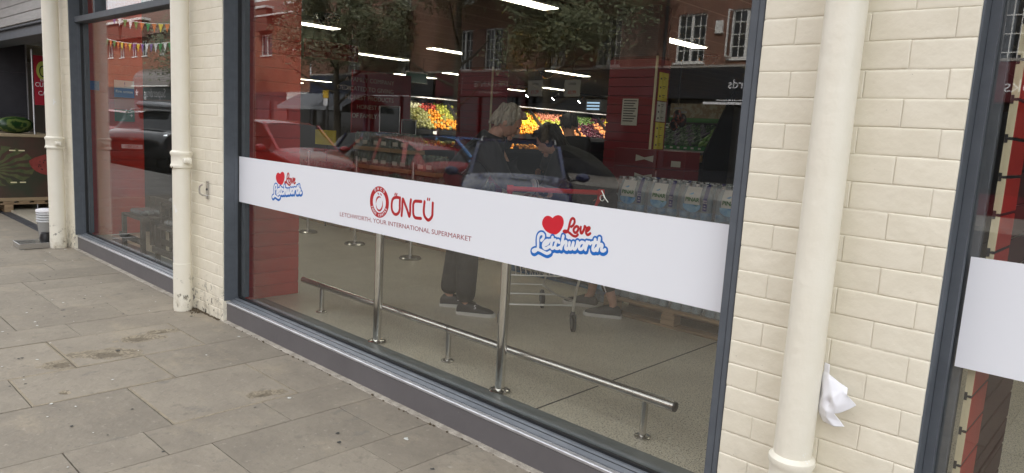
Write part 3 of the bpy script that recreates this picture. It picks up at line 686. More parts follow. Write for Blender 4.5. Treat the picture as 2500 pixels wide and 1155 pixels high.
# ------------------------------------------------------------ recessed entrance at the far left
struct('entrance_floor', MB().box((-14.5, -.118, -.2), (-9.0, 1.69, -.004)), m_deck)
dk = bpy.data.objects['entrance_floor']
for k in range(9): part('floor_tile', MB().box((-14.4 + k * .6, -.105, -.004), (-13.81 + k * .6, .62, .004), 0, .002), m_deck, dk)
for k in range(9): part('floor_tile', MB().box((-14.4 + k * .6, .63, -.004), (-13.81 + k * .6, 1.4, .004), 0, .002), m_deck, dk)
tw = thing('tiled_wall', 'dark tiled side wall of the entrance behind the watermelons', 'wall', (-12.6, .1, 0))
part('backing', MB().box((-13.2, -.75, 0), (-12.61, .50, 2.9)), m_tilej, tw)
for i in range(3):
    for j in range(5): part('wall_tile', MB().box((-12.608, -.73 + i * .41, .1 + j * .605), (-12.596, -.325 + i * .41, .70 + j * .605), 0, .0015), m_tile, tw)
part('edge_trim', MB().box((-12.615, .502, 0), (-12.59, .515, 2.9)), m_alu, tw)
struct('entrance_back_wall', MB().box((-14.5, 1.7, 0), (-8.95, 1.8, 3.0)).box((-14.5, .5, 2.45), (-9.0, 1.69, 2.99)).box((-8.99, .05, 0), (-8.95, 1.69, 2.99)), m_gasket)
fz = thing('fascia', 'weathered grey board fascia over the shop entrance at upper left', 'fascia', (-11, -.15, 2.3))
part('dark_header', MB().box((-14.5, -.10, 2.235), (-8.93, .2, 2.345), 0, .004), m_frame, fz)
part('rail', MB().box((-14.5, -.135, 2.346), (-8.93, .1, 2.372), 0, .004), m_frame, fz)
for k in range(6): part('board', MB().box((-14.5, -.150 - (k % 2) * .002, 2.375 + k * .108), (-8.93, -.08, 2.479 + k * .108), 0, .004), m_fascia, fz)
# watermelon display box on its pallet
def pallet(x0, y0, lx, ly, z0=0.0, m=m_wood, label='', group=None, top=7, blocks=True):
    t = thing('pallet', label, 'pallet', (x0 + lx / 2, y0 + ly / 2, z0), group)
    w = ly / (top * 1.35); st = (ly - w) / (top - 1)
    def P_(n, a, b): part(n, MB().box((a[0], a[1], a[2] + z0), (b[0], b[1], b[2] + z0), 0, .003), m, t)
    for k in range(top): P_('deck_board', (x0, y0 + k * st, .122), (x0 + lx, y0 + k * st + w, .144))
    for k in range(3): P_('stringer_board', (x0 + k * (lx - .1) / 2, y0, .1), (x0 + k * (lx - .1) / 2 + .1, y0 + ly, .121))
    for k in range(3):
        for q in range(3): P_('block', (x0 + k * (lx - .12) / 2, y0 + q * (ly - .1) / 2, .022), (x0 + k * (lx - .12) / 2 + .12, y0 + q * (ly - .1) / 2 + .1, .0995))
    for q in range(3): P_('skid_board', (x0, y0 + q * (ly - .1) / 2, 0), (x0 + lx, y0 + q * (ly - .1) / 2 + .1, .0215))
    return t
pallet(-12.25, -.62, .8, 1.2, 0.005, label='bare wood pallet under the printed watermelon box', top=7)
bx = thing('watermelon_box', 'large open carton printed with a melon and red slice', 'box', (-11.85, 0, .15))
m_print = M('dark_print', (.035, .04, .022), .5, c2=(.075, .035, .025), ns=3)
part('carton', MB().box((-12.22, -.58, .152), (-11.455, .54, 1.02)), m_print, bx)
part('top_rail', MB().box((-12.25, -.6, 1.021), (-11.44, .56, 1.058), 0, .004), M('raw_card', (.34, .27, .17), .8), bx)
part('bottom_rail', MB().box((-12.25, -.6, .152), (-11.45, .56, .20), 0, .003), M('raw_card_lower', (.30, .22, .13), .8), bx)
def stripes(name, dk_, lt, sc, ax=None):
    m, n, l, b = nodes(name)
    tcx = n.new('ShaderNodeTexCoord'); w = n.new('ShaderNodeTexWave'); w.wave_type = 'RINGS' if ax is None else 'BANDS'; w.inputs['Scale'].default_value = sc; w.inputs['Distortion'].default_value = 6; w.inputs['Detail'].default_value = 4
    w.inputs['Detail Scale'].default_value = 2.0
    l.new(tcx.outputs['Object'], w.inputs['Vector']); q = n.new('ShaderNodeValToRGB'); q.color_ramp.elements[0].color = (*dk_, 1); q.color_ramp.elements[1].color = (*lt, 1)
    q.color_ramp.elements[0].position = .45; q.color_ramp.elements[1].position = .7
    l.new(w.outputs['Fac'], q.inputs['Fac']); l.new(q.outputs[0], b.inputs['Base Color']); b.inputs['Roughness'].default_value = .3
    return m
m_rind = stripes('melon_rind', (.014, .042, .012), (.11, .15, .04), 5, 1)
# printed melon: wedges radiating from a stalk point
mb = MB(); cy_, cz_ = -.10, .63
for k in range(15):
    a0, a1 = 2 * math.pi * k / 15, 2 * math.pi * (k + .55) / 15
    pts = [(cy_ - .12 + .02 * math.cos(a0), cz_ - .05 + .02 * math.sin(a0))]
    for j in range(1, 7): r = j / 6; pts.append((cy_ - .12 * (1 - r) + .40 * r * math.cos(a0 + .05 * math.sin(j * 2)), cz_ - .05 * (1 - r) + .27 * r * math.sin(a0 + .05 * math.sin(j * 2))))
    for j in range(6, 0, -1): r = j / 6; pts.append((cy_ - .12 * (1 - r) + .40 * r * math.cos(a1 + .06 * math.cos(j * 3)), cz_ - .05 * (1 - r) + .27 * r * math.sin(a1 + .06 * math.cos(j * 3))))
    mb.add([(-11.4515, y, z) for y, z in pts], [tuple(range(len(pts)))])
kid('printed_melon', mb, M('print_melon_light', (.11, .11, .045), .5, c2=(.05, .07, .025), ns=9), bx).location = -bx.location
mb = MB(); pts = []
for k in range(13): a = math.pi + math.pi * k / 12; pts.append((.50 + .27 * math.cos(a), .70 + .20 * math.sin(a)))
pts += [(.77, .76), (.6, .80), (.42, .79), (.3, .745)]
mb.add([(-11.4505, y, z) for y, z in pts], [tuple(range(len(pts)))])
kid('printed_slice', mb, M('print_melon_red', (.30, .055, .045), .5, c2=(.20, .03, .025), ns=8), bx).location = -bx.location
mb = MB()
for k in range(22): y, z = R.uniform(.34, .55), R.uniform(.58, .72); mb.add([(-11.4495, y + .006 * math.cos(a * 1.05), z + .011 * math.sin(a * 1.05)) for a in range(6)], [tuple(range(6))])
kid('printed_seed', mb, m_black, bx).location = -bx.location
for z in (.83, .40):
    for y in (.01, .115): part('hand_slot', MB().box((-11.4485, y, z), (-11.446, y + .07, z + .016)), M('slot_light', (.75, .68, .42), .7), bx)
for (loc, rot, s, lab) in (((-11.72, .15, 1.172), .25, (.115, .245, .115), 'long striped watermelon lying on the printed box'), ((-11.9, -.12, 1.175), -.5, (.11, .2, .118), 'striped watermelon cut by the left edge of the photograph')):
    mb = MB().ell((0, 0, 0), (s[0], s[1], s[2]), 20, 14); t = thing('watermelon', lab, 'watermelon', loc, 'watermelons on the printed box', world=False, rz=rot)
    part('rind', mb, m_rind, t); part('stalk', MB().tube([(0, s[1] * .98, 0), (0, s[1] + .02, .01)], .006, 6), m_wood, t)
# snack bags on a clip strip behind the box
sk = thing('snack_strip', 'hanging strip of small snack bags beside the banner', 'snacks', (-11.2, .5, 1.1))
m_bag = M('snack_foil', (.04, .03, .03), .25, .3, c2=(.30, .08, .05), ns=22, bump=.6, bs=20, lo=.5, hi=.55)
for k in range(9): part('bag', MB().ell((-11.35 + (k % 2) * .05, .46 + (k % 3) * .055, 1.14 + .045 * k), (.03, .05, .045), 8, 5), m_bag, sk)
# red car park banner with the round letter O emblem
bn = thing('banner', 'red customer car park banner half hidden behind the far drainpipe', 'banner', (-11.5, .6, 1.4))
part('post', MB().tube([(-11.62, .35, 0), (-11.62, .35, 2.2)], .011, 8), m_alu, bn)
part('cloth', MB().box((-11.612, .365, 1.46), (-11.606, .90, 2.13)), M('banner_red', (.36, .012, .03), .5), bn)
def ringfan(x, cy, cz, ro_, ri_, n=28):
    mb = MB(); vs = []
    for k in range(n): a = 2 * math.pi * k / n; vs += [(x, cy + ro_[0] * math.cos(a), cz + ro_[1] * math.sin(a)), (x, cy + ri_[0] * math.cos(a), cz + ri_[1] * math.sin(a))]
    return mb.add(vs, [(2 * k, 2 * k + 1, (2 * k + 3) % (2 * n), (2 * k + 2) % (2 * n)) for k in range(n)])
m_lime = M('lime_print', (.45, .50, .10), .5)
kid('emblem', ringfan(-11.604, .47, 1.93, (.075, .125), (.001, .001)), m_lime, bn).location = -bn.location
kid('emblem_letter', ringfan(-11.602, .47, 1.92, (.042, .078), (.028, .062)), m_black, bn).location = -bn.location
text('banner_text', 'CUSTOMER', .085, m_paper, bn, (-11.604, .56, 1.735), (0, 1, 0), (0, 0, 1), sx=.85)
text('banner_text', 'CAR PARK', .085, m_paper, bn, (-11.604, .575, 1.62), (0, 1, 0), (0, 0, 1), sx=.85)
text('banner_text', 'EST', .045, m_paper, bn, (-11.604, .47, 1.80), (0, 1, 0), (0, 0, 1))
# ============================================================ INSIDE THE SHOP
# slatwall end panels (face +x), each board a piece
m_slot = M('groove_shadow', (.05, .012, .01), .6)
def slatwall(x, y0, y1, label, mat, pitch=.107, z1=2.95, inserts=False, flip=1):
    t = thing('slat_panel', label, 'slat panel', (x, (y0 + y1) / 2, 0.03))
    part('core_board', MB().box((x - .020, y0, .035), (x - .0095, y1, z1)), m_mdf if inserts else mat, t)
    bm = MB().box((0, y0 + (.0 if not inserts else .0), .0), (.009, y1, pitch - .009), 0, .0015).mesh('slat', [mat]); fixn(bm)
    em = MB().box((-.002, y0 - .0012, 0.0), (.0085, y0 - .0004, pitch - .009)).mesh('slat_end', m_mdf); fixn(em)
    n = int((z1 - .035) / pitch)
    for k in range(n):
        o = link('slat', bm, t); o.location = Vector((x - .009, 0, .035 + k * pitch)) - t.location
        if inserts:
            o = link('slat_end', em, t); o.location = Vector((x - .009, 0, .035 + k * pitch)) - t.location
            zc = .035 + k * pitch + pitch - .0045
            part('groove_insert', MB().box((x - .0195, y0 - .002, zc - .012), (x - .012, y1, zc + .012)).box((x - .012, y0 - .002, zc - .003), (x - .001, y1, zc + .003)), m_black, t)
    return t
slatwall(-5.22, .05, .69, 'red slat panel seen through the main window, at its left edge', m_red)
slatwall(-8.88, .05, .80, 'red slat panel seen through the far left window with notices on it', m_red)
slatwall(-.352, .030, .27, 'red slat panel with cream edge and black grooves behind the right window', m_red, inserts=True)
t = thing('slat_panel', 'dark brown slat shelving behind the red panel in the right window', 'slat panel', (-.36, .4, 0.03))
for k in range(19): part('slat', MB().box((-.372, .29, .05 + k * .107), (-.362, .95, .148 + k * .107), 0, .002), m_slot, t)
# notices on the left panel
def card(name, x, y0, y1, z0, z1, mat, label, cat, grp=None, lines=(), tilt=0):
    t = thing(name, label, cat, (x, (y0 + y1) / 2, (z0 + z1) / 2), grp)
    part('sheet', MB().box((x, y0, z0), (x + .003, y1, z1)), mat, t)
    for (s, dy, dz, size, mm) in lines: text('print', s, size, mm, t, (x + .0035, (y0 + y1) / 2 + dy, (z0 + z1) / 2 + dz), (0, 1, 0), (0, 0, 1), ext=.0004)
    return t
m_nblue = M('notice_blue', C(30, 90, 170), .5); m_ngreen = M('notice_green', C(20, 90, 70), .5); m_nrust = M('notice_rust', C(150, 70, 40), .5); m_nwhite = M('notice_white', (.55, .6, .65), .5)
t = card('fire_notice', -8.872, .49, .70, 1.60, 1.79, m_nblue, 'blue and white fire action notice on the red panel in the left window', 'notice', None, [('Fire action', 0, -.03, .042, m_paper)])
part('white_head', MB().box((-8.8685, .49, 1.705), (-8.866, .70, 1.79)), m_nwhite, t); text('mark', '!', .07, m_nblue, t, (-8.865, .6, 1.745), (0, 1, 0), (0, 0, 1))
card('rust_notice', -8.872, .49, .70, 1.475, 1.595, m_nrust, 'rust coloured notice beneath the fire action notice', 'notice')
card('green_notice', -8.872, .49, .70, 1.33, 1.465, m_ngreen, 'green and white notice lowest of the three in the left window', 'notice', None, [('+', .07, 0, .07, m_paper)])
card('blue_notice', -8.872, .20, .34, 1.66, 1.76, m_nblue, 'small teal and blue notice left of the fire action notice', 'notice')
# low crash rail: horizontal tube on three short posts
t = thing('floor_rail', 'low brushed steel rail running along the inside of the main window', 'rail', (-3.16, .53, .03))
part('tube', MB().tube([(-4.87, .53, .235), (-3.155, .53, .235)], .0245, 20), m_steel, t)
part('tube', MB().tube([(-3.150, .53, .235), (-1.80, .53, .235)], .0245, 20), m_steel, t)
part('tube', MB().tube([(-1.797, .53, .235), (-1.575, .53, .235)], .0265, 20), m_steel, t)
part('end_cap', MB().lathe([(.0235, 0), (.0235, .006), (.012, .010)], (-1.575, .53, .235), 20, axis='x'), m_black, t)
for x in (-4.605, -3.165, -1.735):
    p = part('short_post', MB().lathe([(.017, .036), (.017, .215)], (x, .53, 0), 16), m_steel, t)
    part('base_flange', MB().lathe([(.040, .030), (.041, .036), (.036, .040), (.018, .043)], (x, .53, 0), 20), m_steel, p)
    part('joint_ring', MB().lathe([(.0255, -.002), (.0255, .002)], (x + (.012 if x > -3 else 0), .53, .235), 20, axis='x'), m_gasket, p)
for x, lb in ((-3.745, 'polished steel post by the window, left of the pair'), (-2.60, 'polished steel post by the window, right of the pair near the trolley')):
    t = thing('barrier_post', lb, 'post', (x, .415, .03), 'polished posts behind the window')
    part('shaft', MB().lathe([(.028, .04), (.028, 1.0)], (x, .415, 0), 24), m_chrome, t)
    part('cap', MB().ell((x, .415, 1.0), (.028, .028, .012), 16, 6), m_chrome, t)
    b = part('base_plate', MB().lathe([(.058, .034), (.060, .040), (.052, .046), (.03, .052)], (x, .415, 0), 22), m_chrome, t)
    for k in range(3): a = k * 2.1; part('bolt', MB().lathe([(.006, 0), (.005, .006)], (x + .046 * math.cos(a), .415 + .046 * math.sin(a), .043), 6), m_steel, b)
for x, lb in ((-8.10, 'leftmost thin stanchion on the shop floor'), (-7.05, 'middle thin stanchion on the shop floor'), (-6.0, 'rightmost thin stanchion on the shop floor by the pallets')):
    t = thing('stanchion', lb, 'stanchion', (x, 2.5, .03), 'stanchions along the aisle')
    part('pole', MB().lathe([(.019, .05), (.019, 1.08)], (x, 2.5, 0), 14), m_steel, t)
    part('base', MB().lathe([(.12, .03), (.125, .04), (.11, .055), (.03, .062)], (x, 2.5, 0), 24), m_steel, t)
# dark display stand with wrapped trays inside the left window
m_stand = M('dark_brown_slats', (.022, .020, .017), .6, c2=(.032, .028, .023), ns=9)
m_film = M('crinkled_film', (.20, .22, .23), .2, c2=(.05, .06, .065), ns=30, bump=1, bs=50)
for q, (x, y, lb) in enumerate(((-7.75, .42, 'low dark slatted stand nearest the pavement edge of the left window'), (-7.2, .60, 'dark slatted stand with a high back in the left window'), (-6.75, .38, 'dark slatted stand furthest right in the left window'))):
    t = thing('slatted_stand', lb, 'stand', (x, y, .03), 'slatted stands in the left window'); hh = .56 if q == 1 else .40
    for sx in (-.26, .26):
        for sy in (-.14, .14): part('leg', MB().box((x + sx - .02, y + sy - .02, .03), (x + sx + .02, y + sy + .02, hh if sy < 0 else hh + .16)), m_stand, t)
    for k in range(3): part('seat_slat', MB().box((x - .29, y - .15 + k * .1, hh - .03), (x + .29, y - .07 + k * .1, hh), 0, .003), m_stand, t)
    part('back_slat', MB().box((x - .29, y + .162, hh + .06), (x + .29, y + .182, hh + .16), 0, .003), m_stand, t)
    part('front_rail', MB().box((x - .29, y - .182, .14), (x + .29, y - .162, .2), 0, .003), m_stand, t)
    w = thing('wrapped_tray', 'crinkled film wrapped tray on the ' + ['lowest', 'tall', 'right hand'][q] + ' dark stand in the left window', 'tray', (x, y, hh))
    part('film', MB().box((x - .2, y - .11, hh + .002), (x + .12, y + .10, hh + .055), 0, .02), m_film, w); part('base', MB().box((x - .19, y - .1, hh + .0005), (x + .11, y + .09, hh + .0018)), m_black, w)
t = thing('clothes_rail', 'bent grey metal tube frame standing inside the left window', 'frame', (-6.5, .3, .03))
part('upright', MB().tube([(-6.56, .22, .03), (-6.6, .22, .2), (-6.5, .24, .38), (-6.42, .26, .6), (-6.40, .27, 1.5)], .011, 8), m_rubber, t)
part('upright', MB().tube([(-6.95, .55, .03), (-6.95, .55, 1.55)], .013, 8), m_alu, t)
part('cross_rail', MB().tube([(-6.95, .54, .98), (-6.40, .27, .98)], .012, 8), m_alu, t)
# ------------------------------------------------------------ ceiling lights
LP = [(-3.4, 2.95, 'added out of view over the water packs to brighten the floor'), (-1.0, 2.95, 'added out of view over the right hand window'), (-1.0, 6.75, 'added out of view over the aisle behind the right hand window'), (-8.5, .9, 'over the far left window display'), (-6.0, 2.95, 'nearest, at the top edge above the pair of white windows'), (-10.6, 2.9, 'at the upper left beside the black camera dome'), (-6.05, 6.75, 'large bright one at the upper right'), (-11.05, 6.8, 'left of the large bright one, above the red pillar'),  # water-pack and right-hand strips are unseen, added to brighten the floor
      (-13.7, 6.8, 'above the red family company board'), (-11.6, 11.0, 'above the hanging price cards'), (-15.4, 11.0, 'short looking, just over the left red pillar'), (-17.6, 11.0, 'above the green exit sign'), (-16.0, 15.9, 'deep in the shop right of the small dome'),
      (-18.3, 15.9, 'deep in the shop behind the left pillar'), (-16.5, 20.0, 'farthest right one above the fruit'), (-24.9, 11.9, 'far left one by the yellow parking sign'), (-27.5, 12.2, 'farthest left one, lower of two thin streaks')]
for x, y, lb in LP:
    t = thing('ceiling_light', 'lit strip ceiling light, ' + lb, 'ceiling light', (x, y, 3.0), 'lit strips on the shop ceiling')
    part('housing', MB().box((x - .01, y - .02, 2.975), (x + .25, y + 1.52, 2.999)), m_wpaint, t)
    part('diffuser', MB().box((x, y, 2.966), (x + .24, y + 1.5, 2.974), 0, .003), m_tube, t)
m_dome = M('smoked_dome', (.01, .01, .01), .08, coat=.5)
for x, y, z, lb in ((-9.3, 3.5, 2.99, 'black camera dome on the ceiling at upper left'), (-6.35, 9.3, 2.99, 'black camera dome near the right window jamb'), (-11.9, 11.4, 2.99, 'small black camera dome above the hanging price card')):
    t = thing('camera_dome', lb, 'camera', (x, y, z), 'camera domes')
    part('base_ring', MB().lathe([(.19, -.012), (.19, 0)], (x, y, z), 24), m_black, t)
    part('bowl', MB().lathe([(.01, -.17), (.08, -.155), (.135, -.11), (.165, -.05), (.17, -.013)], (x, y, z), 24), m_dome, t)
# columns clad with red slats
def column(x0, x1, y0, y1, ztop, label, mat, z_lines=True):
    t = thing('clad_pillar', label, 'pillar', ((x0 + x1) / 2, (y0 + y1) / 2, .03))
    part('shaft', MB().box((x0 + .03, y0 + .03, .03), (x1 - .03, y1 - .03, 2.99)), m_wallin2, t)
    n = int((ztop - .04) / .107)
    fm = fixn(MB().box((x0, y0, 0), (x1 - .021, y0 + .018, .101), 0, .003).mesh('slat', mat)); sm2 = fixn(MB().box((x1 - .018, y0 + .021, 0), (x1, y1, .101), 0, .003).mesh('slat', mat))
    for k in range(n):
        for me in (fm, sm2): o = link('slat', me, t); o.location = Vector((0, 0, .04 + k * .107)) - t.location
    part('backing', MB().box((x0 + .019, y0 + .019, .035), (x1 - .019, y1 - .001, ztop)), m_slot, t)
    part('corner_trim', MB().box((x1 - .020, y0 - .003, .035), (x1 + .004, y0 + .020, ztop), 0, .003), m_mdf, t)
    return t
column(-5.19, -4.53, 4.80, 5.10, 2.42, 'dark red slatted pillar with a notice and yellow posters, right of centre', m_redcol)
column(-8.55, -7.78, 5.40, 5.75, 2.42, 'dark red slatted pillar left of the grey haired man', m_redcol)
def fcard(name, x0, x1, y, z0, z1, mat, label, cat, lines=6):
    t = thing(name, label, cat, ((x0 + x1) / 2, y, (z0 + z1) / 2)); part('sheet', MB().box((x0, y - .003, z0), (x1, y, z1)), mat, t)
    ln = MB()
    for k in range(lines): zz = z1 - (z1 - z0) * (k + 1) / (lines + 1.5); ln.box((x0 + .02, y - .0045, zz), (x1 - .02 - (k % 3) * .02, y - .0032, zz + .012))
    part('printed_lines', ln, m_dark, t)
fcard('white_notice', -4.96, -4.74, 4.797, 1.62, 1.93, m_paper2, 'white printed notice on the front of the right red pillar', 'notice', 9)
def scard(x, y0, y1, z0, z1, mat, label, cat):
    t = thing('yellow_poster' if mat is m_yellow else 'grey_notice', label, cat, (x, (y0 + y1) / 2, (z0 + z1) / 2)); part('sheet', MB().box((x, y0, z0), (x + .003, y1, z1)), mat, t)
    ln = MB()
    for k in range(3):
        zz = z0 + (z1 - z0) * (k + .4) / 3.2; ln.box((x + .0032, y0 + .03, zz), (x + .0045, y0 + .055, zz + .02)); ln.box((x + .0032, y0 + .09, zz + .02), (x + .0045, y1 - .05, zz + .027)); ln.box((x + .0032, y0 + .10, zz), (x + .0045, y1 - .07, zz + .006))
    part('printed_marks', ln, m_dark, t)
scard(-4.526, 4.86, 5.06, 1.92, 2.24, m_yellow, 'yellow poster highest on the side of the right red pillar', 'poster')
scard(-4.526, 4.86, 5.06, 1.68, 1.91, m_paper2, 'grey list between the two yellow posters on the right red pillar', 'notice')
scard(-4.526, 4.86, 5.06, 1.36, 1.67, m_yellow, 'yellow poster lowest on the side of the right red pillar', 'poster')
# red hanging boards with lettering
m_bred = M('board_red', (.24, .016, .022), .4); m_blet = M('board_lettering', (.62, .5, .42), .6); m_gold = M('thin_gold', (.35, .25, .15), .4)
t = thing('hanging_board', 'dark red hanging board reading Please visit again soon', 'sign', (-10.0, 4.2, 2.5))
part('panel', MB().box((-10.03, 3.55, 2.43), (-10.0, 4.52, 2.70)), m_bred, t)
part('edging', MB().box((-9.9995, 3.55, 2.43), (-9.996, 4.52, 2.438)).box((-9.9995, 3.55, 2.692), (-9.996, 4.52, 2.70)).box((-9.9995, 4.512, 2.4385), (-9.996, 4.52, 2.6915)), m_gold, t)
text('lettering', 'Please visit again soon', .088, m_blet, t, (-9.998, 4.0, 2.565), (0, 1, 0), (0, 0, 1))
for y in (3.7, 4.4): part('hanger', MB().tube([(-10.015, y, 2.70), (-10.015, y, 3.0)], .004, 6), m_black, t)
t = thing('wall_board', 'dark red board with the family company slogan in pale capitals', 'sign', (-10.0, 4.9, 1.9))
part('panel', MB().box((-10.04, 4.42, 1.30), (-10.0, 5.62, 2.32)), m_bred, t)
for k, s in enumerate(('A FAMILY COMPANY', 'DEDICATED TO GIVING', 'HONEST PRODUCTS', 'HONEST PRICES', 'OF FAMILY VALUE')):
    text('lettering', s, .104, m_blet, t, (-9.998, 5.25, 2.16 - k * .145), (0, 1, 0), (0, 0, 1), align='RIGHT')
part('stand_leg', MB().box((-10.06, 4.5, .03), (-10.0, 5.5, 1.298)), m_wallin2, t)
t = thing('exit_sign', 'green emergency exit sign hung on a thin frame below the ceiling', 'sign', (-13.0, 8.1, 2.5))
part('panel', MB().box((-13.0, 7.85, 2.45), (-12.98, 8.45, 2.66)), M('exit_green', (.01, .07, .04), .4), t); part('frame', MB().tube([(-12.97, 7.83, 2.44), (-12.97, 8.47, 2.44), (-12.97, 8.47, 2.67), (-12.97, 7.83, 2.67), (-12.97, 7.83, 2.44)], .008, 6), m_paper2, t)
for y in (7.95, 8.35): part('chain', MB().tube([(-12.99, y, 2.66), (-12.99, y, 3.0)], .004, 5), m_black, t)
for x, y, lb in ((-7.45, 6.0, 'left hanging white price card with red figures'), (-6.72, 6.0, 'right hanging white price card with red figures')):
    t = thing('hanging_card', lb, 'price card', (x, y, 2.15), 'price cards hung over the fruit')
    part('card', MB().box((x - .14, y, 2.03), (x + .16, y + .004, 2.27)), m_paper2, t); text('print', 'OFFER', .05, m_dark, t, (x + .01, y - .001, 2.21), (1, 0, 0), (0, 0, 1)); text('price', '£1.29' if x < -7 else '£0.99', .07, m_lred2, t, (x + .01, y - .001, 2.09), (1, 0, 0), (0, 0, 1))
    part('string', MB().tube([(x + .01, y + .002, 2.27), (x + .01, y + .002, 3.0)], .002, 5), m_black, t)
# yellow sign stuck low by the drinks
t = thing('yellow_sign', 'plain yellow square card on a stand behind the reflected red car', 'sign', (-8.5, 3.0, 1.2)); part('card', MB().box((-8.78, 3.0, 1.145), (-8.27, 3.006, 1.345)), m_yellow, t); part('stand', MB().tube([(-8.52, 3.02, .03), (-8.52, 3.02, 1.2)], .01, 6), m_black, t)
# ------------------------------------------------------------ sloping fruit rack down the side of the shop
rk = thing('fruit_rack', 'long sloping black fruit rack lit by spotlights at the back of the shop', 'rack', (-13, 12, .03))
ya, yb = 7.7, 17.5
part('bed', MB().add([(-12.9, ya, 1.36), (-12.9, yb, 1.36), (-13.65, yb, 1.98), (-13.65, ya, 1.98), (-12.9, ya, 1.33), (-12.9, yb, 1.33), (-13.65, yb, 1.95), (-13.65, ya, 1.95)], [(0, 1, 2, 3), (7, 6, 5, 4), (0, 4, 5, 1), (2, 6, 7, 3), (1, 5, 6, 2), (0, 3, 7, 4)]), m_black, rk)
part('front_lip', MB().box((-12.90, ya, 1.30), (-12.87, yb, 1.40)), m_black, rk)
part('lower_tray', MB().box((-12.9, ya, .95), (-12.35, yb, .99)).box((-12.37, ya, .99), (-12.35, yb, 1.04)), m_black, rk)
part('cupboard', MB().box((-13.6, ya, .03), (-12.55, yb, .94)), m_gasket, rk)
part('back_panel', MB().box((-13.75, ya, .03), (-13.70, yb, 2.11)), m_wallin2, rk)
part('canopy', MB().box((-13.68, ya, 2.12), (-13.1, yb, 2.16)), m_wallin2, rk)
part('canopy_edge', MB().box((-13.1, ya, 2.125), (-13.09, yb, 2.145)), m_alu, rk)
for k in range(7):
    y = 8.0 + k * 1.55; part('divider', MB().add([(-12.86, y, 1.38), (-12.86, y + .03, 1.38), (-13.6, y + .03, 2.12), (-13.6, y, 2.12), (-12.86, y, 1.52), (-12.86, y + .03, 1.52), (-13.6, y + .03, 2.2), (-13.6, y, 2.2)], [(0, 1, 2, 3), (4, 7, 6, 5), (0, 4, 5, 1), (3, 2, 6, 7), (0, 3, 7, 4), (1, 5, 6, 2)]), m_dark, rk)
FR = {'orange': ((.80, .30, .02), 'round orange heaped in the sloping fruit rack', 'orange', 1), 'red_apple': ((.42, .05, .03), 'red apple heaped in the sloping fruit rack', 'apple', 1), 'green_apple': ((.42, .44, .06), 'green apple heaped in the sloping fruit rack', 'apple', 1),
      'lemon': ((.80, .62, .03), 'yellow lemon heaped in the sloping fruit rack', 'lemon', 1.25), 'mango': ((.20, .20, .05), 'green brown mango in the left part of the fruit rack', 'mango', 1.45), 'plum': ((.09, .012, .03), 'dark plum heaped in the right part of the fruit rack', 'plum', .85),
      'pink_apple': ((.60, .22, .13), 'pink apple along the top of the fruit rack', 'apple', 1), 'lettuce': ((.09, .17, .03), 'green leafy head at the top of the fruit rack', 'lettuce', 1.3), 'cauliflower': ((.62, .60, .40), 'pale cauliflower at the top left of the fruit rack', 'cauliflower', 1.7),
      'peach': ((.75, .30, .10), 'orange peach heaped in the right part of the fruit rack', 'peach', 1.15)}
fcount = {}; fmesh = {}
for k, (c, lb, cat, s) in FR.items():
    mt = M(k + '_skin', c, .45, c2=tuple(v * .72 for v in c), ns=30, rnd=.22); mb = MB()
    if k in ('lettuce', 'cauliflower'):
        for q in range(9): mb.ell((R.uniform(-.02, .02), R.uniform(-.02, .02), R.uniform(-.01, .02)), (.02, .02, .018), 7, 5)
    elif k in ('mango', 'lemon'): mb.ell((0, 0, 0), (.036, .046, .033), 10, 7)
    else: mb.ell((0, 0, 0), (.040, .040, .037), 10, 7)
    fmesh[k] = mb.mesh(k, mt)
def fruit(k, p):
    if fcount.get(k, 0) >= 290: return
    fcount[k] = fcount.get(k, 0) + 1
    c, lb, cat, s = FR[k]; o = link(k, fmesh[k]); o.location = p; o.rotation_euler = (R.random() * 6, R.random() * 6, R.random() * 6); o.scale = (s * R.uniform(1.0, 1.2),) * 3
    tag(o, lb, cat, {'peach': 'peaches', 'mango': 'mangoes', 'lettuce': 'lettuces'}.get(cat, cat + 's') + ' of one kind, ' + k.replace('_', ' ') + ', in the fruit rack')
def zone(y, v):
    if y < 8.7: return 'cauliflower' if v > .72 else 'mango'
    if y < 9.2: return ['orange', 'orange', 'mango', 'orange'][int(R.random() * 4)] if v < .7 else 'red_apple'
    if y < 9.7: return 'orange' if v < .35 else 'green_apple'
    if y < 10.7: return 'mango' if v < .5 else 'plum'
    if R.random() < .22 and y < 13: return 'orange'
    if y < 11.9: return 'orange' if v < .45 else ('red_apple' if v < .65 else 'pink_apple')
    if y < 12.7: return 'orange' if v < .35 else ('lemon' if v < .68 else 'green_apple')
    if y < 14.0: return 'peach' if v < .4 else ('green_apple' if v < .7 else 'pink_apple')
    if y < 14.5: return 'peach'
    if y < 15.4: return 'plum' if v < .6 else 'lettuce'
    if y < 16.1: return 'peach' if v < .6 else 'plum'
    return 'peach' if v < .3 else 'lemon'
y = 8.0
while y < 16.9:
    if not (9.75 < y < 10.75):
        for r in range(11):
            v = (r + .5) / 11; k = zone(y + R.uniform(-.12, .12), v + R.uniform(-.06, .06))
            x = -12.93 - .70 * v + R.uniform(-.01, .01); fruit(k, (x, y + (r % 2) * .045 + R.uniform(-.012, .012), 1.36 + .62 * v + .045 + R.uniform(0, .05)))
    y += .094
for k in range(120):
    y = R.choice([R.uniform(8.1, 9.6), R.uniform(11.2, 12.9)]); fruit('orange' if y > 11 else R.choice(['mango', 'orange', 'green_apple']), (R.uniform(-12.8, -12.42), y, 1.03 + R.random() * .10))
